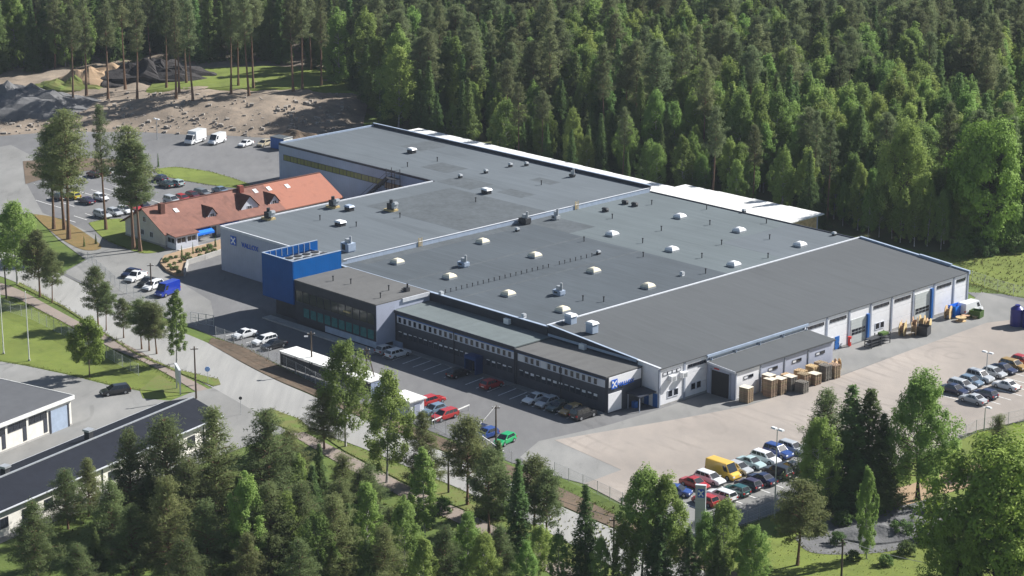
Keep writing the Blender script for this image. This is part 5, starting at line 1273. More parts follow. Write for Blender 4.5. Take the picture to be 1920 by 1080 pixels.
# ------------------------------------------------------------------ cars
def car_meshes(st):
    """body and part meshes of one body style; x forward, origin on the ground below the middle"""
    D = dict(
     sedan = dict(L=4.5, W=1.76, H=1.43, prof=[(-2.25,.55),(-2.2,.86),(-1.45,.96),(-1.0,.94),(0.9,.92),(1.5,.86),(2.1,.74),(2.25,.5)], gh=(-1.5,-0.75,0.35,1.15)),
     hatch = dict(L=4.0, W=1.72, H=1.46, prof=[(-2.0,.5),(-1.95,.92),(-1.4,.97),(0.8,.94),(1.4,.86),(1.88,.74),(2.0,.5)], gh=(-1.92,-1.5,0.2,1.05)),
     estate = dict(L=4.65, W=1.78, H=1.48, prof=[(-2.32,.5),(-2.28,.92),(-1.5,.96),(0.95,.93),(1.6,.86),(2.18,.74),(2.32,.5)], gh=(-2.26,-1.95,0.4,1.2)),
     suv = dict(L=4.5, W=1.86, H=1.74, prof=[(-2.25,.6),(-2.2,1.05),(-1.5,1.1),(0.95,1.08),(1.5,1.03),(2.12,.92),(2.25,.6)], gh=(-2.18,-1.95,0.35,1.05)),
     van = dict(L=5.3, W=1.98, H=2.35, prof=[(-2.65,.5),(-2.62,1.15),(-2.0,1.2),(1.55,1.18),(2.1,1.08),(2.55,.86),(2.65,.5)], gh=(-2.62,-2.55,1.25,1.95)),
     pickup = dict(L=5.0, W=1.8, H=1.72, prof=[(-2.5,.55),(-2.46,1.0),(-0.9,1.0),(0.95,1.0),(1.6,.97),(2.35,.88),(2.5,.55)], gh=(-0.75,-0.6,0.45,1.0)),
     truck = dict(L=6.2, W=2.2, H=2.3, prof=[(-3.1,.6),(-3.08,.8),(1.5,.8),(1.6,1.3),(2.6,1.25),(3.05,1.05),(3.1,.6)], gh=(1.35,1.4,2.1,2.75)),
    )[st]
    Wd, H = D['W']/2, D['H']; P = D['prof']; b = MB(); rings = []
    for x, zt in P:
        e = abs(x)/(D['L']/2); w = Wd*(1-0.10*e**4)
        rings.append([(x,-w*0.9,0.2),(x,-w,0.34),(x,-w,zt*0.62),(x,-w*0.965,zt-0.07),(x,-w*0.84,zt),(x,w*0.84,zt),(x,w*0.965,zt-0.07),(x,w,zt*0.62),(x,w,0.34),(x,w*0.9,0.2)])
    for k in range(len(rings)-1):
        for q in range(10): j = (q+1) % 10; b.quad(rings[k][q], rings[k+1][q], rings[k+1][j], rings[k][j])
    b.poly(rings[0]); b.poly(rings[-1][::-1])
    r0, r1, f1, f0 = D['gh']; zb = np.interp([r0,f0],[p[0] for p in P],[p[1] for p in P])-0.03
    wb, wt = Wd*0.93, Wd*(0.76 if st not in ('van','truck') else 0.88)
    bot = [(r0,-wb,zb[0]),(f0,-wb,zb[1]),(f0,wb,zb[1]),(r0,wb,zb[0])]; zt_ = H-0.05
    top = [(r1,-wt,zt_),(f1,-wt,zt_),(f1,wt,zt_),(r1,wt,zt_)]; cr = [(r1+.12,-wt*.82,H),(f1-.14,-wt*.82,H),(f1-.14,wt*.82,H),(r1+.12,wt*.82,H)]
    for lo, hi in ((bot,top),(top,cr)):
        for q in range(4): j = (q+1) % 4; b.quad(lo[q], lo[j], hi[j], hi[q])
    b.poly(cr)
    if st == 'truck': b.box(-3.1,1.2,-1.15,1.15,0.85,2.95)
    if st == 'pickup': b.box(-2.4,-0.85,-0.85,-0.78,1.0,1.12); b.box(-2.4,-0.85,0.78,0.85,1.0,1.12); b.box(-2.5,-2.42,-0.84,0.84,1.0,1.12)
    for s in (-1,1): b.box(f0-0.25,f0-0.08,s*(Wd+0.02),s*(Wd+0.16),zb[1]+0.02,zb[1]+0.14)
    M = {'body': b.mesh('body', M_paint)}
    def lerp(a, c, t): return Vector(a)*(1-t)+Vector(c)*t
    def pane(name, A, B, C, Dq, u0, u1, v0, v1, off):
        A, B, C, Dq = map(Vector, (A,B,C,Dq)); n = (B-A).cross(Dq-A).normalized()*off
        f = lambda u, v: (A*(1-u)+B*u)*(1-v)+(Dq*(1-u)+C*u)*v
        mb = MB(); q = [f(u0,v0), f(u1,v0), f(u1,v1), f(u0,v1)]
        mb.hexa([tuple(p-n*0.6) for p in q]+[tuple(p+n) for p in q]); return mb.mesh(name, M_carglass)
    M['windscreen'] = pane('windscreen', bot[1],bot[2],top[2],top[1],.03,.97,.05,.97,0.02)
    if st not in ('van','truck'): M['rear_window'] = pane('rear_window', bot[3],bot[0],top[0],top[3],.05,.95,.12,.96,0.02)
    sp = {'sedan':[(.2,.52),(.55,.84)],'hatch':[(.1,.38),(.41,.63),(.66,.87)],'estate':[(.06,.32),(.35,.60),(.63,.87)],'suv':[(.05,.31),(.34,.60),(.63,.88)],'van':[(.78,.94)],'pickup':[(.12,.82)],'truck':[(.15,.85)]}[st]
    for s in (0,1):
        for k, (a, c) in enumerate(sp):
            if s == 0: M['side_window%d' % k] = pane('side_window', bot[0],bot[1],top[1],top[0],a,c,(.12 if st != 'van' else .12),(.93 if st != 'van' else .75),0.02)
            else: M['side_window%d' % (k+3)] = pane('side_window', bot[2],bot[3],top[3],top[2],1-c,1-a,(.12 if st != 'van' else .12),(.93 if st != 'van' else .75),0.02)
    R = 0.32 if st not in ('suv','van','truck') else 0.37
    wm = MB()
    for (y, rr, mm) in ((0,R,0),):
        n = 14
        for side in (-1,1):
            ring = [(R*math.cos(2*math.pi*q/n), side*0.11, R*math.sin(2*math.pi*q/n)) for q in range(n)]
            wm.poly(ring if side < 0 else ring[::-1], 0)
            r2 = [(R*0.62*math.cos(2*math.pi*q/n), side*0.118, R*0.62*math.sin(2*math.pi*q/n)) for q in range(n)]
            wm.poly(r2 if side < 0 else r2[::-1], 1)
        for q in range(n):
            a0, a1 = 2*math.pi*q/n, 2*math.pi*(q+1)/n
            wm.quad((R*math.cos(a0),-.11,R*math.sin(a0)),(R*math.cos(a0),.11,R*math.sin(a0)),(R*math.cos(a1),.11,R*math.sin(a1)),(R*math.cos(a1),-.11,R*math.sin(a1)),0)
    M['wheel'] = wm.mesh('wheel', [M_tyre, M_rim])
    hx = D['L']/2; zh = float(np.interp(hx-0.12,[p[0] for p in P],[p[1] for p in P])); zr = float(np.interp(-hx+0.06,[p[0] for p in P],[p[1] for p in P]))
    M['headlight'] = MB().hexa([(hx-.26,-.19,zh-.24),(hx-.02,-.19,zh-.26),(hx-.02,.19,zh-.26),(hx-.26,.19,zh-.24),(hx-.26,-.19,zh-.02),(hx-.06,-.19,zh-.09),(hx-.06,.19,zh-.09),(hx-.26,.19,zh-.02)]).mesh('headlight', M_hlight)
    M['tail_light'] = MB().box(-hx-.015,-hx+.14,-.14,.14,zr-.34,zr-.1).mesh('tail_light', M_tlight)
    M['bumper'] = MB().box(hx-.12,hx+.04,-Wd*.82,Wd*.82,.24,.42).mesh('bumper', M_trim); M['rear_bumper'] = MB().box(-hx-.04,-hx+.12,-Wd*.82,Wd*.82,.26,.44).mesh('bumper', M_trim)
    M['licence_plate'] = MB().box(-hx-.035,-hx+.02,-.26,.26,.50,.61).mesh('licence_plate', M_plate)
    M['_wb'] = (hx*0.60, Wd-0.085, R); M['_hl'] = Wd*0.68; M['_tl'] = Wd*0.76
    return M
CARM = {k: car_meshes(k) for k in ('sedan','hatch','estate','suv','van','pickup','truck')}
NAME = {'sedan':'parked_car','hatch':'parked_car','estate':'parked_car','suv':'parked_car','van':'parked_van','pickup':'pickup_truck','truck':'box_truck'}
def car(st, loc, ang, col, label, group):
    M = CARM[st]; o = thing(NAME[st], label, {'van':'van','pickup':'pickup','truck':'truck'}.get(st,'car'), (loc[0], loc[1], 0.10), ang, group)
    b = link('body', M['body'], o); b.color = (*col, 1)
    for k in M:
        if k[0] == '_' or k in ('body','wheel','headlight','tail_light'): continue
        link(M[k].name.split('.')[0] if not k.startswith('side') else 'side_window', M[k], o)
    wx, wy, R = M['_wb']
    for sx in (-1,1):
        for sy in (-1,1): link('wheel', M['wheel'], o, (sx*wx, sy*wy, R))
    for s in (-1,1):
        link('headlight', M['headlight'], o, (0, s*M['_hl'], 0)); link('tail_light', M['tail_light'], o, (0, s*M['_tl'], 0))
    return o
C = dict(white=(.74,.75,.76), silver=(.42,.44,.46), grey=(.16,.17,.18), dark=(.018,.020,.024), black=(.010,.010,.012), navy=(.012,.020,.065), blue=(.02,.06,.24), lblue=(.15,.22,.30), red=(.40,.020,.020), dred=(.10,.012,.016),
         green=(.01,.34,.11), teal=(.015,.085,.085), yellow=(.72,.46,.06), gold=(.35,.22,.06), pale=(.40,.52,.52), beige=(.45,.39,.28), purple=(.035,.022,.055), dgreen=(.02,.045,.04), vblue=(.008,.035,.34), lime=(.55,.50,.05))
UP, DN = YA, YA+math.pi
def at(px, py): return G(px, py, 0.55)
GN = 'cars in the near car park'
vrow = lambda u, v: W(u, v)
for (u,v,st,c,hd,lab) in (
 (27.0,-25.6,'hatch','blue',UP+0.42,'blue hatchback at the end of the rear row, behind the pylon sign'),(26.6,-21.6,'sedan','red',UP,'red saloon behind the pylon sign in the rear row'),
 (26.8,-18.6,'estate','white',UP,'white estate car between red saloon and yellow van'),(26.6,-15.6,'van','yellow',UP,'yellow delivery van in the near car park'),
 (27.0,-12.6,'hatch','silver',UP,'silver hatchback just right of the yellow van'),(26.6,-9.6,'sedan','pale',UP,'pale greenish saloon, second right of the yellow van'),
 (26.8,-6.6,'estate','white',UP,'white estate car between pale saloon and blue off-roader'),(26.6,-3.6,'suv','blue',UP,'dark blue off-roader near the tall lamp post'),
 (26.8,-0.6,'estate','silver',UP,'silver estate half hidden by the birch'),
 (32.0,-25.4,'hatch','red',DN,'red hatchback in the front row behind the thin birch'),(32.2,-22.4,'estate','white',DN,'white estate in the front row beside the red hatchback'),
 (32.4,-19.5,'hatch','teal',DN,'dark teal hatchback in the front row'),(32.0,-16.5,'hatch','purple',DN,'dark purple hatchback in the front row'),
 (32.0,-13.6,'sedan','navy',DN,'navy saloon in the front row left of the lamp post'),(31.8,-10.0,'suv','black',DN,'black off-roader in the front row'),
 (31.8,-7.0,'sedan','dark',DN,'near-black saloon under the birch at the front row end'),
 ): car(st, W(u,v), hd, C[c], lab, GN)
GN = 'cars in the right-hand car park'
for (u,v,st,c,hd,lab) in (
 (27.2,38.4,'sedan','navy',UP,'navy saloon peeping out from the big birch'),(26.8,41.0,'estate','silver',UP,'silver-brown estate beside the big birch'),(26.6,43.7,'hatch','lblue',UP,'blue-grey hatchback, second from the big birch'),
 (26.4,46.4,'suv','silver',UP,'boxy silver off-roader in the right car park'),(26.6,50.0,'hatch','silver',UP,'rounded silver hatchback under the twin-headed lamp'),(26.4,52.8,'sedan','navy',UP,'dark blue saloon next to the yellow car'),
 (26.4,55.6,'estate','gold',UP,'yellow-orange estate car at the picture edge'),(26.2,58.6,'hatch','red',UP,'red car cut off by the picture edge'),
 (32.0,36.6,'sedan','silver',DN,'silver saloon in the lower row, parked askew by the fence'),(31.8,40.0,'hatch','navy',DN,'dark blue hatchback in the lower row'),(31.6,46.0,'sedan','white',DN,'lone white saloon in the lower row')
 ): car(st, W(u,v), hd, C[c], lab, GN)
GN = 'cars parked along the office front'
TV = YA+math.pi/2
for (u,st,c,hd,lab) in ((-50.0,'hatch','silver',TV,'silver hatchback by the showroom corner'),(-47.2,'estate','white',TV,'white estate beside the silver hatchback at the office'),
 (-33.0+0.4,'hatch','dark',TV,'dark hatchback in front of the blue entrance porch'),(-24.8,'hatch','red',TV,'red car in the office shadow'),(-15.0,'sedan','white',TV+math.pi,'white saloon, first of the five by the office end'),
 (-12.4,'hatch','silver',TV+math.pi,'silver hatchback, second of the five by the office end'),(-9.8,'sedan','dgreen',TV+math.pi,'dark green saloon, third of the five by the office end'),(-7.3,'hatch','gold',TV+math.pi,'gold hatchback squeezed beside the black off-roader'),
 (-4.7,'suv','black',TV,'big black off-roader at the office corner')): car(st, W(u,-11.7), hd, C[c], lab, GN)
GN = 'cars along the road fence'
for (u,v,st,c,hd,lab) in ((-26.0+0.6,-23.8,'estate','red',TV,'red estate beside the small white hut'),(-21.8,-26.6,'hatch','lblue',TV+math.pi,'blue-grey car between two red cars'),(-18.8,-27.2,'estate','red',TV+math.pi,'red estate nearest the fence, next to blue-grey car'),
 (-11.0,-28.2,'sedan','navy',TV+math.pi,'navy saloon by the utility pole'),(-8.3,-28.4,'hatch','blue',TV+math.pi,'blue hatchback beside the green car'),(-4.6,-28.2,'hatch','green',TV+math.pi+0.2,'bright green hatchback at the yard entrance'),
 (-73.2,-23.2,'sedan','white',TV+math.pi,'silver-white saloon near the gate, outermost of three'),(-68.0,-23.0,'estate','white',TV+math.pi,'white estate near the shelter, middle of three'),(-65.0,-23.4,'sedan','dark',TV+math.pi,'dark car in the shadow beside the white shelter')): car(st, W(u,v), hd, C[c], lab, GN)
GN = 'vehicles on the driveway bay'
for (u,v,st,c,hd,lab) in ((-118.6,-14.6,'sedan','navy',TV+math.pi+0.35,'navy saloon behind the white pickup'),(-115.6,-15.6,'pickup','white',TV+math.pi+0.35,'white pickup on the driveway'),(-111.4,-16.0,'sedan','dark',TV+math.pi+0.35,'dark saloon between two white vehicles'),
 (-108.6,-16.8,'estate','white',TV+math.pi+0.3,'white estate beside the blue van'),(-103.6,-17.2,'van','vblue',TV+math.pi+0.25,'bright blue delivery van on the driveway')): car(st, W(u,v), hd, C[c], lab, GN)
car('estate', at(216,733), math.radians(205), C['dark'], 'dark estate alone on the forecourt beside the lawn', 'lone vehicles')
GN = 'cars in the upper car park'
for (x,y,st,c,hd,lab) in ((176,327,'hatch','dred',DN,'dark red car in the far row of the upper car park'),(202,323,'hatch','white',DN,'white car in the far row of the upper car park'),(109,370,'hatch','dark',DN,'dark blue car behind the pine trunks'),
 (137,368,'hatch','lime',DN,'yellow car between the pine trunks'),(162,377,'sedan','purple',DN,'dark purple saloon in the middle row'),(189,371,'hatch','white',UP,'white car in the middle row of the upper car park'),
 (192,403,'estate','silver',UP,'blue-silver estate at the lawn corner'),(215,399,'hatch','silver',UP,'silver hatchback, second from the lawn corner'),(234,395,'hatch','white',UP,'white hatchback beside the twin pines'),(252,390,'hatch','red',UP,'red car behind the twin pines'),
 (270,388,'sedan','navy',UP,'navy saloon right of the twin pines'),(323,378,'suv','silver',UP,'silver off-roader behind the red roof ridge'),(343,373,'hatch','red',UP,'red hatchback behind the red roof ridge'),(362,368,'hatch','dred',UP,'dark red hatchback behind the red roof ridge'),
 (380,363,'estate','grey',UP,'dark grey estate behind the chimney end of the ridge'),(414,358,'sedan','lblue',UP,'blue-grey saloon alone at the row end'),(300,335,'hatch','navy',DN,'navy car at the foot of the grass crescent'),(311,346,'sedan','dgreen',DN,'dark green saloon below the grass crescent'),(331,344,'hatch','pale',DN,'pale green-grey hatchback below the grass crescent'),
 (407,265,'van','white',TV+math.pi+.35,'small white van below the rubble bank'),(366,264,'truck','white',TV+math.pi+.35,'white box truck below the rubble bank'),(461,270,'sedan','white',TV+math.pi+.3,'white saloon below the rubble bank'),(495,270,'hatch','beige',TV+math.pi+.3,'beige car beside the small blue container')):
    car(st, at(x,y), hd, C[c], lab, GN)
car('van', W(3.2,76.6), UP+math.pi/2, C['white'], 'white van parked at the far end of the white wall', 'lone vehicles')

# ------------------------------------------------------------------ yard goods
def pallet_mesh(m):
    mb = MB()
    for k in range(5): mb.box(-.6+k*.265,-.46+k*.265,-.4,.4,.12,.144)
    for y in (-.4,-.05,.3): mb.box(-.6,.6,y,y+.1,.022,.12)
    for y in (-.4,-.05,.3): mb.box(-.6,.6,y+.003,y+.097,0,.02)
    return mb.mesh('pallet', m)
PAL = {0: pallet_mesh(M_woodP), 1: pallet_mesh(M_woodG), 2: pallet_mesh(M_wood)}
def pallet_stack(u, v, n, kind, rot, label, wrap=False):
    p = W(u, v, 0.10); o = thing('pallet_stack', label, 'pallets', p, YA+rot, 'pallet stacks outside the loading annex')
    n = int(n*1.12)
    for k in range(n):
        q = link('pallet', PAL[kind], o, (random.uniform(-.03,.03), random.uniform(-.03,.03), k*.147), random.uniform(-.03,.03)); q.scale = (1.4,1.8,1)
    if wrap:
        link('top_sheet', MB().box(-.88,.88,-.76,.76,n*.147+.003,n*.147+.05).mesh('top_sheet', M_card), o)
    return o
pallet_stack(7.4,11.8,15,0,0.1,'single tall pallet stack beside the dark gateway',True)
ps = [(8.2,16.6,17,0,0,'tall pale-topped stack, first in the long pallet row',True),(8.4,18.6,16,0,.05,'pale-topped stack, second in the long pallet row',True),(7.0,17.6,18,0,0,'stack against the annex wall behind the first two',True),
 (8.6,20.9,15,1,0,'grey pallet stack, third in the long row',True),(10.4,21.6,11,1,.1,'lower dark grey stack standing out in the yard',False),(7.2,22.0,13,2,0,'fresh wood stack behind the grey one',False),
 (8.6,24.2,13,0,0,'brown stack in the middle of the pallet row',False),(7.2,25.2,13,2,.1,'fresh yellow stack against the annex wall',False),(9.2,26.2,11,0,0,'brown stack with bright top in mid row',True),(7.6,27.6,15,2,0,'yellow-topped stack near the annex corner',False),
 (9.0,29.0,16,1,0,'dark tall stack near the cable drums',False),(7.4,30.0,15,0,0,'brown stack against the wall near the cable drums',False),(9.2,31.0,14,0,0,'last brown stack before the cable drums',False)]
for a in ps: pallet_stack(*a)
def disc(name, R, y0, y1, m, hole=0.14, n=20):
    mb = MB(); ro = [(R*math.cos(2*math.pi*k/n), R*math.sin(2*math.pi*k/n)) for k in range(n)]; ri = [(hole*math.cos(2*math.pi*k/n), hole*math.sin(2*math.pi*k/n)) for k in range(n)]
    for k in range(n):
        j = (k+1) % n
        mb.quad((ro[k][0],y0,ro[k][1]),(ro[j][0],y0,ro[j][1]),(ri[j][0],y0,ri[j][1]),(ri[k][0],y0,ri[k][1]))
        mb.quad((ro[j][0],y1,ro[j][1]),(ro[k][0],y1,ro[k][1]),(ri[k][0],y1,ri[k][1]),(ri[j][0],y1,ri[j][1]))
        mb.quad((ro[k][0],y0,ro[k][1]),(ro[k][0],y1,ro[k][1]),(ro[j][0],y1,ro[j][1]),(ro[j][0],y0,ro[j][1]))
        mb.quad((ri[j][0],y0,ri[j][1]),(ri[j][0],y1,ri[j][1]),(ri[k][0],y1,ri[k][1]),(ri[k][0],y0,ri[k][1]))
    return mb.mesh(name, m)
FL = disc('flange', 1.15, -.05, .05, M_wood); CORE = disc('core', .6, -.35, .35, M_woodP, .12)
def drum(u, v, label, rz=0.0, flat=False, z=0.1, s=1.0):
    o = thing('cable_drum', label, 'cable drum', W(u, v, z + (0.42*s if flat else 1.15*s)), YA+rz, 'wooden cable drums along the white wall')
    if flat: o.rotation_euler = (math.pi/2, 0, YA+rz)
    o.scale = (s,s,s)
    link('flange', FL, o, (0,-.40,0)); link('flange', FL, o, (0,.40,0)); link('core', CORE, o); return o
drum(7.6,33.2,'cable drum standing at the annex corner, first of two',-1.21,s=0.82); drum(7.2,34.6,'cable drum standing at the annex corner, second of two',-0.60,s=0.82)
drum(3.0,57.4,'big drum leaning out of the group beside the double window',-1.18,s=1.02); drum(2.2,58.8,'drum in the middle of the group beside the double window',-0.96,s=0.98); drum(4.2,58.9,'front drum of the group beside the double window',-0.96,s=0.98)
drum(2.0,62.2,'upright drum left of the tall grey gate, first',-1.03,s=0.90); drum(2.6,63.4,'upright drum left of the tall grey gate, second',-1.13,s=0.98); drum(3.4,64.2,'drum standing apart left of the tall grey gate',-1.18,s=0.74)
drum(2.4,71.2,'large upright drum right of the tall blue jamb',-1.20,s=1.02); drum(4.8,71.6,'drum lying flat right of the tall blue jamb',0.3,True,s=0.80); drum(4.4,73.6,'drum lying flat with its hole up, near the blue skip',0.3,True,s=0.68); drum(5.6,74.6,'smaller flat drum beside the green bin',0.3,True,s=0.48)
# crate, skip, rack, bins
def crate(u, v, w, d, h, m, label, rot=0, name='crate', cat='crate'):
    o = thing(name, label, cat, W(u,v,0.1), YA+rot)
    piece('side_panel', o, m, -w/2, -w/2+.06, -d/2, d/2, .1, h); piece('side_panel', o, m, w/2-.06, w/2, -d/2, d/2, .1, h)
    piece('end_panel', o, m, -w/2+.06, w/2-.06, -d/2, -d/2+.06, .1, h); piece('end_panel', o, m, -w/2+.06, w/2-.06, d/2-.06, d/2, .1, h)
    piece('base', o, m, -w/2, w/2, -d/2, d/2, 0, .098); piece('rim', o, m, -w/2-.04, w/2+.04, -d/2-.04, -d/2+.02, h+.002, h+.08); return o
crate(5.0,60.4,2.2,2.0,1.5,M_dkmetal,'dark metal bin in front of the cable drums',0.3)
crate(2.2,74.0,1.6,3.0,1.9,M_bluelt,'bright blue skip by the far wall bay',0,'skip','skip')
crate(5.2,75.6,2.0,1.8,1.2,M_leafD,'dark green bin in front of the white van',0.2)
rk = thing('pipe_rack','dark steel rack with pipes beside the grey gate','rack', W(2.6,50.0,0.1), YA)
for y in (0,2.6,5.0):
    for x in (0,1.4): piece('post', rk, M_dkmetal, x, x+.12, y-2.5, y-2.38, 0, 1.9 if y else 1.3)
for z in (.4,.9,1.4): piece('rail', rk, M_dkmetal, 0.13, 1.39, -2.45, 2.5, z, z+.1)
piece('pipe_bundle', rk, M_zinc, .3, .8, -2.4, 2.4, .51, .75); piece('tarpaulin', rk, M_leafD, .2, 1.3, .8, 2.4, 1.52, 1.9)
ex = thing('fire_post','small red fire cabinet beside the blue door','cabinet', W(0.7,46.0,0.1), YA)
piece('body', ex, M_red, -.2,.2,-.2,.2,.1,1.6); piece('roof', ex, M_red, -.28,.28,-.28,.28,1.602,1.7); piece('door', ex, M_white_p, .2,.23,-.12,.12,.8,1.3)
# dark blue tanks at the right edge
def tank(px, py, lab):
    g = G(px, py); o = thing('storage_tank', lab, 'tank', (g.x, g.y, 0.1), 0, 'navy tanks at the yard edge')
    link('shell', MB().cyl((0,0),1.15,0,3.0,18).cyl((0,0),1.15,3.0,3.45,18,0,.55).mesh('shell', M_tank), o)
    link('lid', MB().cyl((0,0),.45,3.46,3.65,12).mesh('lid', M_tank), o)
    for z in (.5,1.4,2.3): link('hoop', MB().cyl((0,0),1.19,z,z+.1,18,cap=False).mesh('hoop', M_tank), o)
tank(1906,611,'dark blue upright tank, the outer of the pair'); tank(1928,614,'dark blue upright tank cut by the picture edge')
# blue container by the bank
bc = G(528,279); co = thing('shipping_container','small blue container with white end boards behind the hall corner','container',(bc.x,bc.y,0.1),YA+0.1)
piece('body', co, M_blueD, -2.2,2.2,-1.4,1.4,.1,2.6)
for k in range(8): piece('rib', co, M_blueD, -2.1+k*.55,-2.0+k*.55,-1.46,-1.402,.2,2.5)
piece('roof', co, M_roofD, -2.3,2.3,-1.5,1.5,2.602,2.75); piece('end_board', co, M_white_p, 2.2,2.26,-1.4,1.4,1.9,2.9)

# ------------------------------------------------------------------ signs, lamps, poles
pg = G(1312,1006); py_ = thing('pylon_sign','tall grey pylon sign with blue emblem beside the near car park','sign',(pg.x,pg.y,0.05),math.radians(-14))
piece('body', py_, M_sign, -.68,.68,-.2,.2,.3,7.1); piece('base', py_, M_conc, -.95,.95,-.4,.4,0,.298); piece('cap', py_, M_flash, -.72,.72,-.24,.24,7.102,7.2)
o = link('emblem', EMB, py_, (0.08,-.205,5.5)); o.scale = (.52,1,.68)
sg = G(335,735); sn = thing('notice_board','grey notice board on two posts facing the street','sign',(sg.x,sg.y,0.05),math.radians(-72))
piece('board', sn, M_sign, -2.0,2.0,-.12,.12,1.8,4.0); piece('cap', sn, M_flash, -2.05,2.05,-.18,.18,4.002,4.12)
for x in (-1.7,1.5): piece('post', sn, M_zinc, x,x+.2,-.1,.1,0,1.798)
ts = G(390,719); t_ = thing('traffic_sign','small round pale blue traffic sign on the verge tip','traffic sign',(ts.x,ts.y,0.1))
link('pole', MB().cyl((0,0),.04,0,2.2,6).mesh('pole', M_zinc), t_); link('plate', disc('plate', .42, -.03, .03, M_logol, .001), t_, (0,-.06,2.3))
ts = G(452,778); t_ = thing('traffic_sign','dark-backed traffic sign at the side-road junction','traffic sign',(ts.x,ts.y,0.1))
link('pole', MB().cyl((0,0),.04,0,2.6,6).mesh('pole', M_zinc), t_); link('plate', disc('plate', .26, -.03, .03, M_dkmetal, .001), t_, (0,-.06,2.6))
def pole(px, py, top, lab, kind='pole', group=None, arms=0):
    g = G(px, py); h = tall(px, py, top); o = thing({'pole':'utility_pole','lamp':'street_lamp','flag':'flagpole'}[kind], lab, {'pole':'pole','lamp':'lamp post','flag':'flagpole'}[kind], (g.x,g.y,0.05), random.uniform(0,.2) if kind != 'lamp' else YA, group)
    if kind == 'flag':
        link('mast', MB().cyl((0,0),.11,0,h,8,0,.05).mesh('mast', M_white_p), o); link('finial', MB().cyl((0,0),.12,h,h+.2,8,0,.02).mesh('finial', M_white_p), o); link('base', MB().cyl((0,0),.2,0,.3,8).mesh('base', M_conc), o)
    elif kind == 'lamp':
        link('pole', MB().cyl((0,0),.11,0,h,8,0,.06).mesh('pole', M_zinc), o)
        for s in ((-1,1) if arms == 2 else (1,)):
            link('arm', MB().box(0,s*1.0,-.04,.04,h-.1,h-.03).mesh('arm', M_zinc), o); link('lamp_head', MB().hexa([(s*.6-.35,-.28,h),(s*.6+.45,-.28,h),(s*.6+.45,.28,h),(s*.6-.35,.28,h),(s*.6-.3,-.2,h+.2),(s*.6+.4,-.2,h+.2),(s*.6+.4,.2,h+.2),(s*.6-.3,.2,h+.2)]).mesh('lamp_head', M_lampw), o)
    else:
        link('pole', MB().cyl((0,0),.16,0,h,8,0,.10).mesh('pole', M_pole), o)
        link('crossarm', MB().box(-.6,.6,-.06,.06,h-.5,h-.38).mesh('crossarm', M_pole), o)
        for x in (-.5,.5): link('insulator', MB().cyl((x,0),.05,h-.38,h-.2,6).mesh('insulator', M_lampw), o)
    return o, Vector((g.x, g.y, h))
pole(1452,972,806,'twin-headed lamp post in the near car park','lamp',None,2); pole(1849,708,662,'short twin-headed lamp post at the right car park','lamp',None,2); pole(1845,808,764,'bare lamp post by the right yard fence','lamp')
pole(295,262,224,'slim lamp post at the foot of the rubble bank','lamp',None,2)
_, a1 = pole(585,700,622,'brown wooden lamp pole rising through the white shelter','pole'); link('lamp_head', MB().box(-1.1,-.5,-.15,.15,a1.z-.9,a1.z-.75).mesh('lamp_head', M_lampw), _); 
_, a2 = pole(688,735,652,'leaning twin-stem pole behind the tall birch','pole'); link('stay', MB().tube([(0.2,0,a2.z*.95),(1.8,-1.2,0)],.1,6).mesh('stay', M_pole), _)
_, a3 = pole(930,838,760,'wooden pole beside the green car','pole'); _, a4 = pole(368,748,650,'brown pole at the end of the long dark roof','pole'); pole(284,545,494,'dark pole above the parked white pickup','pole'); pole(52,445,398,'dark pole behind the tall verge birch','pole')
_, a5 = pole(841,925,852,'thin pole on the road verge between pines','pole'); _, a6 = pole(1150,1080,970,'thin pole at the road bend by the black-green spruce','pole'); _, a7 = pole(1577,1095,1012,'dark pole on the sunny lawn carrying cables','pole'); _, a8 = pole(1789,1105,1063,'pole top with small lamp at the bottom edge','pole')
pole(7,664,535,'white flagpole nearest the picture edge','flag','white flagpoles on the lawn'); pole(55,677,548,'white flagpole standing free on the lawn','flag','white flagpoles on the lawn')
pole(12,560,500,'dark pole beside the lawn fence','pole')
def wire(a, b, sag, lab):
    P = [a.lerp(b, t/14) - Vector((0,0,sag*4*(t/14)*(1-t/14))) for t in range(15)]
    mb = MB(); mb.tube([tuple(p) for p in P], .035, 4); o = mb.build('overhead_cable', M_wire); tag(o, lab, 'cable'); return o
far_r = G(2010,1030); wire(a7, a8, .5, 'overhead cable between the lawn pole and the bottom edge pole'); wire(a8, Vector((far_r.x, far_r.y, 7.5)), .6, 'overhead cable running to the lower corner tree')
wire(a3, a5, .4, 'overhead cable crossing the road between pines'); wire(a5, a6, .6, 'overhead cable along the road verge')

# ------------------------------------------------------------------ wire fences
POST = MB().cyl((0,0),.045,0,2.05,6).mesh('post', M_zinc)
PANEL = {}
def panel_mesh(L):
    k = round(L*2)/2
    if k not in PANEL:
        mb = MB()
        for z in (.1,1.0,1.95): mb.box(0,k,-.012,.012,z,z+.025)
        n = int(k/.28)
        for q in range(n): mb.box(.14+q*.28,.152+q*.28,-.006,.006,.12,1.94)
        for z in (.35,.6,.8,1.25,1.5,1.75): mb.box(0,k,-.005,.005,z,z+.012)
        PANEL[k] = mb.mesh('wire_panel', M_zinc)
    return PANEL[k], k
def fence(pts, lab):
    o = thing('wire_fence', lab, 'fence', (0,0,0.05), 0, 'wire fences round the site')
    for a, b in zip(pts[:-1], pts[1:]):
        L = (b-a).length; n = max(1, round(L/3.0)); st = L/n; ang = math.atan2(b.y-a.y, b.x-a.x)
        for k in range(n):
            p = a.lerp(b, k/n); link('post', POST, o, (p.x,p.y,0)); me_, kk = panel_mesh(st); q = link('wire_panel', me_, o, (p.x,p.y,0), ang); q.scale = (st/kk,1,1)
    p = pts[-1]; link('post', POST, o, (p.x,p.y,0)); return o
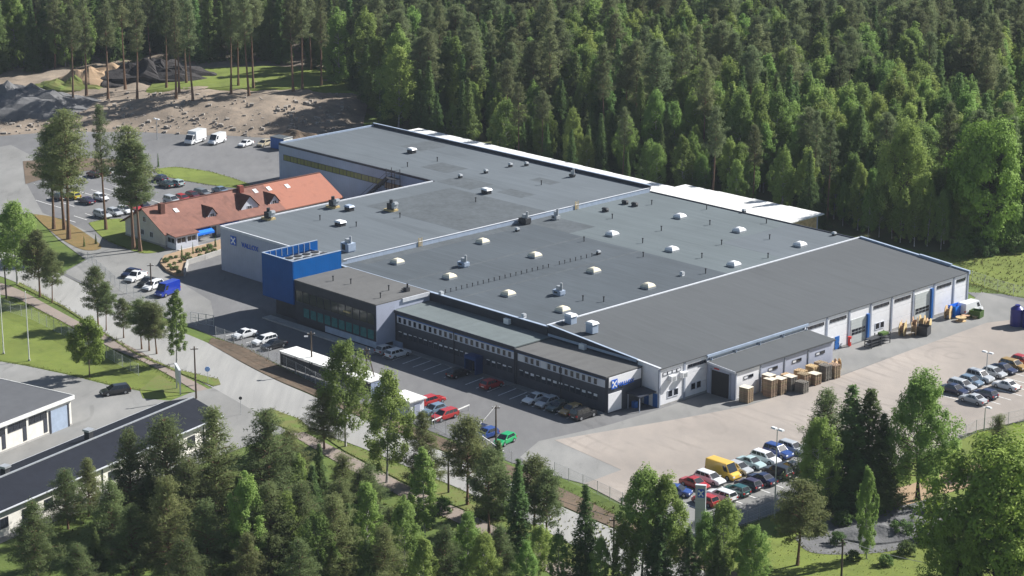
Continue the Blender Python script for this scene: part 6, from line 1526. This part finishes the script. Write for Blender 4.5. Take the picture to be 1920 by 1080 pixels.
fence(gp((165,492),(225,545),(320,598),(368,612)),'wire fence between street and driveway bay')
fence(gp((405,634),(456,652),(520,684),(610,730),(690,764)),'wire fence above the brown verge by the white shelter')
fence(gp((815,803),(880,838),(960,872)),'wire fence behind the green car')
fence(gp((1040,892),(1120,928),(1240,985),(1300,1004)),'wire fence at the pink yard corner')
fence(gp((1340,1002),(1400,985),(1470,958),(1530,938)),'wire fence below the near car park')
fence(gp((1770,842),(1830,812),(1920,790),(2000,765)),'wire fence below the right car park')
fence(gp((1822,528),(1870,545),(1930,562)),'wire fence on the grass bank beside the end wall')
fence(gp((0,580),(60,600),(130,635),(200,672),(260,705)),'low wire fence between footpath and lawn')
fence([W(-160,95), W(-120,96.5), W(-84,97.5)],'wire fence at the forest edge behind the shed')
gt = thing('yard_gate','pale open metal gate panels at the street entrance','gate', G(358,606), YA+.3)
for x in (0,1.6,3.2,4.8): piece('post', gt, M_zinc, x,x+.1,-.05,.05,0,2.1)
for z in (.2,1.1,2.0): piece('rail', gt, M_zinc, .1,4.8,-.03,.03,z,z+.06)
# white rail barriers near the fence-row cars
for (a,b,lab) in (((810,800),(880,770),'white barrier rail beside the lower red estate'),((880,812),(945,858),'white barrier rail beside the blue cars')):
    A_, B_ = G(*a), G(*b); L = (B_-A_).length
    br = thing('barrier_rail', lab, 'barrier', A_+Vector((0,0,.06)), math.atan2(B_.y-A_.y, B_.x-A_.x))
    piece('rail', br, M_white_p, 0,L,-.05,.05,.8,.95)
    for k in range(5): piece('post', br, M_zinc, k*L/4.05, k*L/4.05+.08, -.04,.04,0,.798)

# ------------------------------------------------------------------ planting bed by the house
gb = gp((300,497),(308,484),(340,474),(380,464),(415,453),(415,476),(385,486),(352,496),(346,518),(330,519),(312,510))
bed = MB().prism([(p.x,p.y) for p in gb[::-1]] if sum((gb[i].x*gb[(i+1)%len(gb)].y-gb[(i+1)%len(gb)].x*gb[i].y) for i in range(len(gb))) < 0 else [(p.x,p.y) for p in gb], 0, .55)
o = bed.build('flower_bed', M_sand); tag(o, 'tan gravel planting bed with small shrubs beside the grey wall', 'flower bed')
rw = thing('retaining_wall','low pale concrete retaining wall under the tan planting bed','wall',(0,0,0))
wl = gp((346,519),(352,497),(385,487),(415,477),(440,470))
for a, b in zip(wl[:-1], wl[1:]):
    d = b-a; ang = math.atan2(d.y,d.x); q = piece('wall_block', rw, M_conc, -d.length/2, d.length/2, -.15,.15,0,1.0); m_ = (a+b)/2; q.location = (m_.x,m_.y,0.02); q.rotation_euler = (0,0,ang)
for k, (x,y) in enumerate(((311,492),(320,486),(330,484),(327,496),(338,492),(318,500),(330,506),(341,482),(352,480),(346,488),(362,476),(372,473),(383,470),(393,467),(404,463),(375,482),(390,478),(402,474),(335,512),(356,488),(322,505))):
    g = G(x,y,.5); nm = ('first second third fourth fifth sixth seventh eighth ninth tenth eleventh twelfth thirteenth fourteenth fifteenth sixteenth seventeenth eighteenth nineteenth twentieth last'.split())[k]
    if k in (7,10,14): tree('spruce', g, 2.4, f'little upright conifer in the tan bed, {nm} plant', 'shrub', 'shrubs in the tan bed', 'conifer_shrub', None, .6)
    else: tree('bush', g, random.uniform(.5,1.0), 'small low shrub in the tan gravel bed', 'shrub', 'shrubs in the tan bed', 'shrub')
for (x,y,nm) in ((158,463,'first'),(180,458,'second')): tree('spruce', G(x,y), 2.2, f'small dark conifer at the dry bed tip, {nm} of two', 'shrub', None, 'conifer_shrub', None, .7)

# ------------------------------------------------------------------ rough grass along the borders of verges and lawns
tv_, tf_ = [], []
rg = random.Random(21)
def tuft(x, y, z, sz):
    for q in range(4):
        a = rg.uniform(0, 6.28); r_ = sz*rg.uniform(0.5,1.1); i = len(tv_)
        dx, dy = math.cos(a)*r_, math.sin(a)*r_
        tv_.extend([(x-dy*0.35, y+dx*0.35, z-0.02), (x+dy*0.35, y-dx*0.35, z-0.02), (x+dx*0.7, y+dy*0.7, z+r_*rg.uniform(0.7,1.2))]); tf_.append((i, i+1, i+2))
def border(pix, spread, n, z=0.10, sz=0.15, closed=False):
    P = [G(*p) for p in pix] + ([G(*pix[0])] if closed else [])
    for a, b in zip(P[:-1], P[1:]):
        m = max(2, int((b-a).length*n))
        for k in range(m):
            p = a.lerp(b, rg.random()); tuft(p.x+rg.gauss(0,spread), p.y+rg.gauss(0,spread), z, sz*rg.uniform(0.5,1.5))
for pix in ([(37,530),(118,574),(178,613),(255,662),(329,693),(410,712)], [(30,536),(118,577),(178,616),(255,665),(329,697),(400,725)], [(480,778),(510,768),(560,786),(588,810),(560,812),(510,795),(480,778)],
            [(600,815),(673,842),(827,906),(873,926),(960,969),(1060,1020),(1170,1080)], [(647,847),(740,896),(807,929),(890,965),(973,1011),(1050,1050)], [(640,874),(730,922),(800,957),(885,995),(960,1037)],
            [(18,560),(60,577),(142,620),(207,655),(267,681),(310,703),(345,726)], [(262,732),(200,720),(130,702),(50,685),(0,678)], [(397,632),(456,650),(517,682),(575,711),(640,740)], [(1050,912),(1173,972),(1290,1026)],
            [(1300,1006),(1370,994),(1450,966),(1530,940),(1700,870),(1830,812),(1920,793)], [(290,318),(330,314),(390,322),(440,336),(470,348),(400,349),(340,339),(290,318)], [(166,419),(200,412),(245,416)], [(195,448),(230,464),(270,476)],
            [(1490,1010),(1540,975),(1620,940),(1720,925),(1800,960),(1760,1000),(1690,1030),(1600,1040),(1520,1036),(1490,1010)], [(1760,505),(1820,532),(1900,556),(2000,566)]):
    border(pix, 0.3, 8.0)
for k in range(1200):
    p = G(rg.uniform(1380,1920), rg.uniform(960,1080)); tuft(p.x, p.y, 0.03, rg.uniform(0.08,0.2))
for k in range(900):
    p = G(rg.uniform(1740,1920), rg.uniform(474,550)); tuft(p.x, p.y, 0.06, rg.uniform(0.12,0.4))
for k in range(1200):
    p = G(rg.uniform(60,1150), rg.uniform(930,1080)); tuft(p.x, p.y, 0.0, rg.uniform(0.2,0.6))
tm_ = bpy.data.meshes.new('rough_grass'); tm_.from_pydata(tv_, [], tf_); tm_.materials.append(M_tuft)
o = link('rough_grass', tm_); tag(o, 'rough grass tufts along verges, lawns and borders', 'grass', kind='stuff')

# ------------------------------------------------------------------ thin summer haze: a closed box of air round the whole place
hz = MB(); hz.box(-2200, 2200, -300, 2600, -1.5, 121)
hm = bpy.data.materials.new('haze_air'); hm.use_nodes = True
hn = hm.node_tree; hn.nodes.remove(hn.nodes['Principled BSDF'])
pv = hn.nodes.new('ShaderNodeVolumePrincipled'); pv.inputs['Density'].default_value = 0.00006; pv.inputs['Color'].default_value = (0.78, 0.87, 1.0, 1)
hn.links.new(pv.outputs[0], hn.nodes['Material Output'].inputs['Volume'])
ho = hz.build('haze', hm); ho['kind'] = 'stuff'; ho['label'] = 'thin pale summer haze over the whole site'
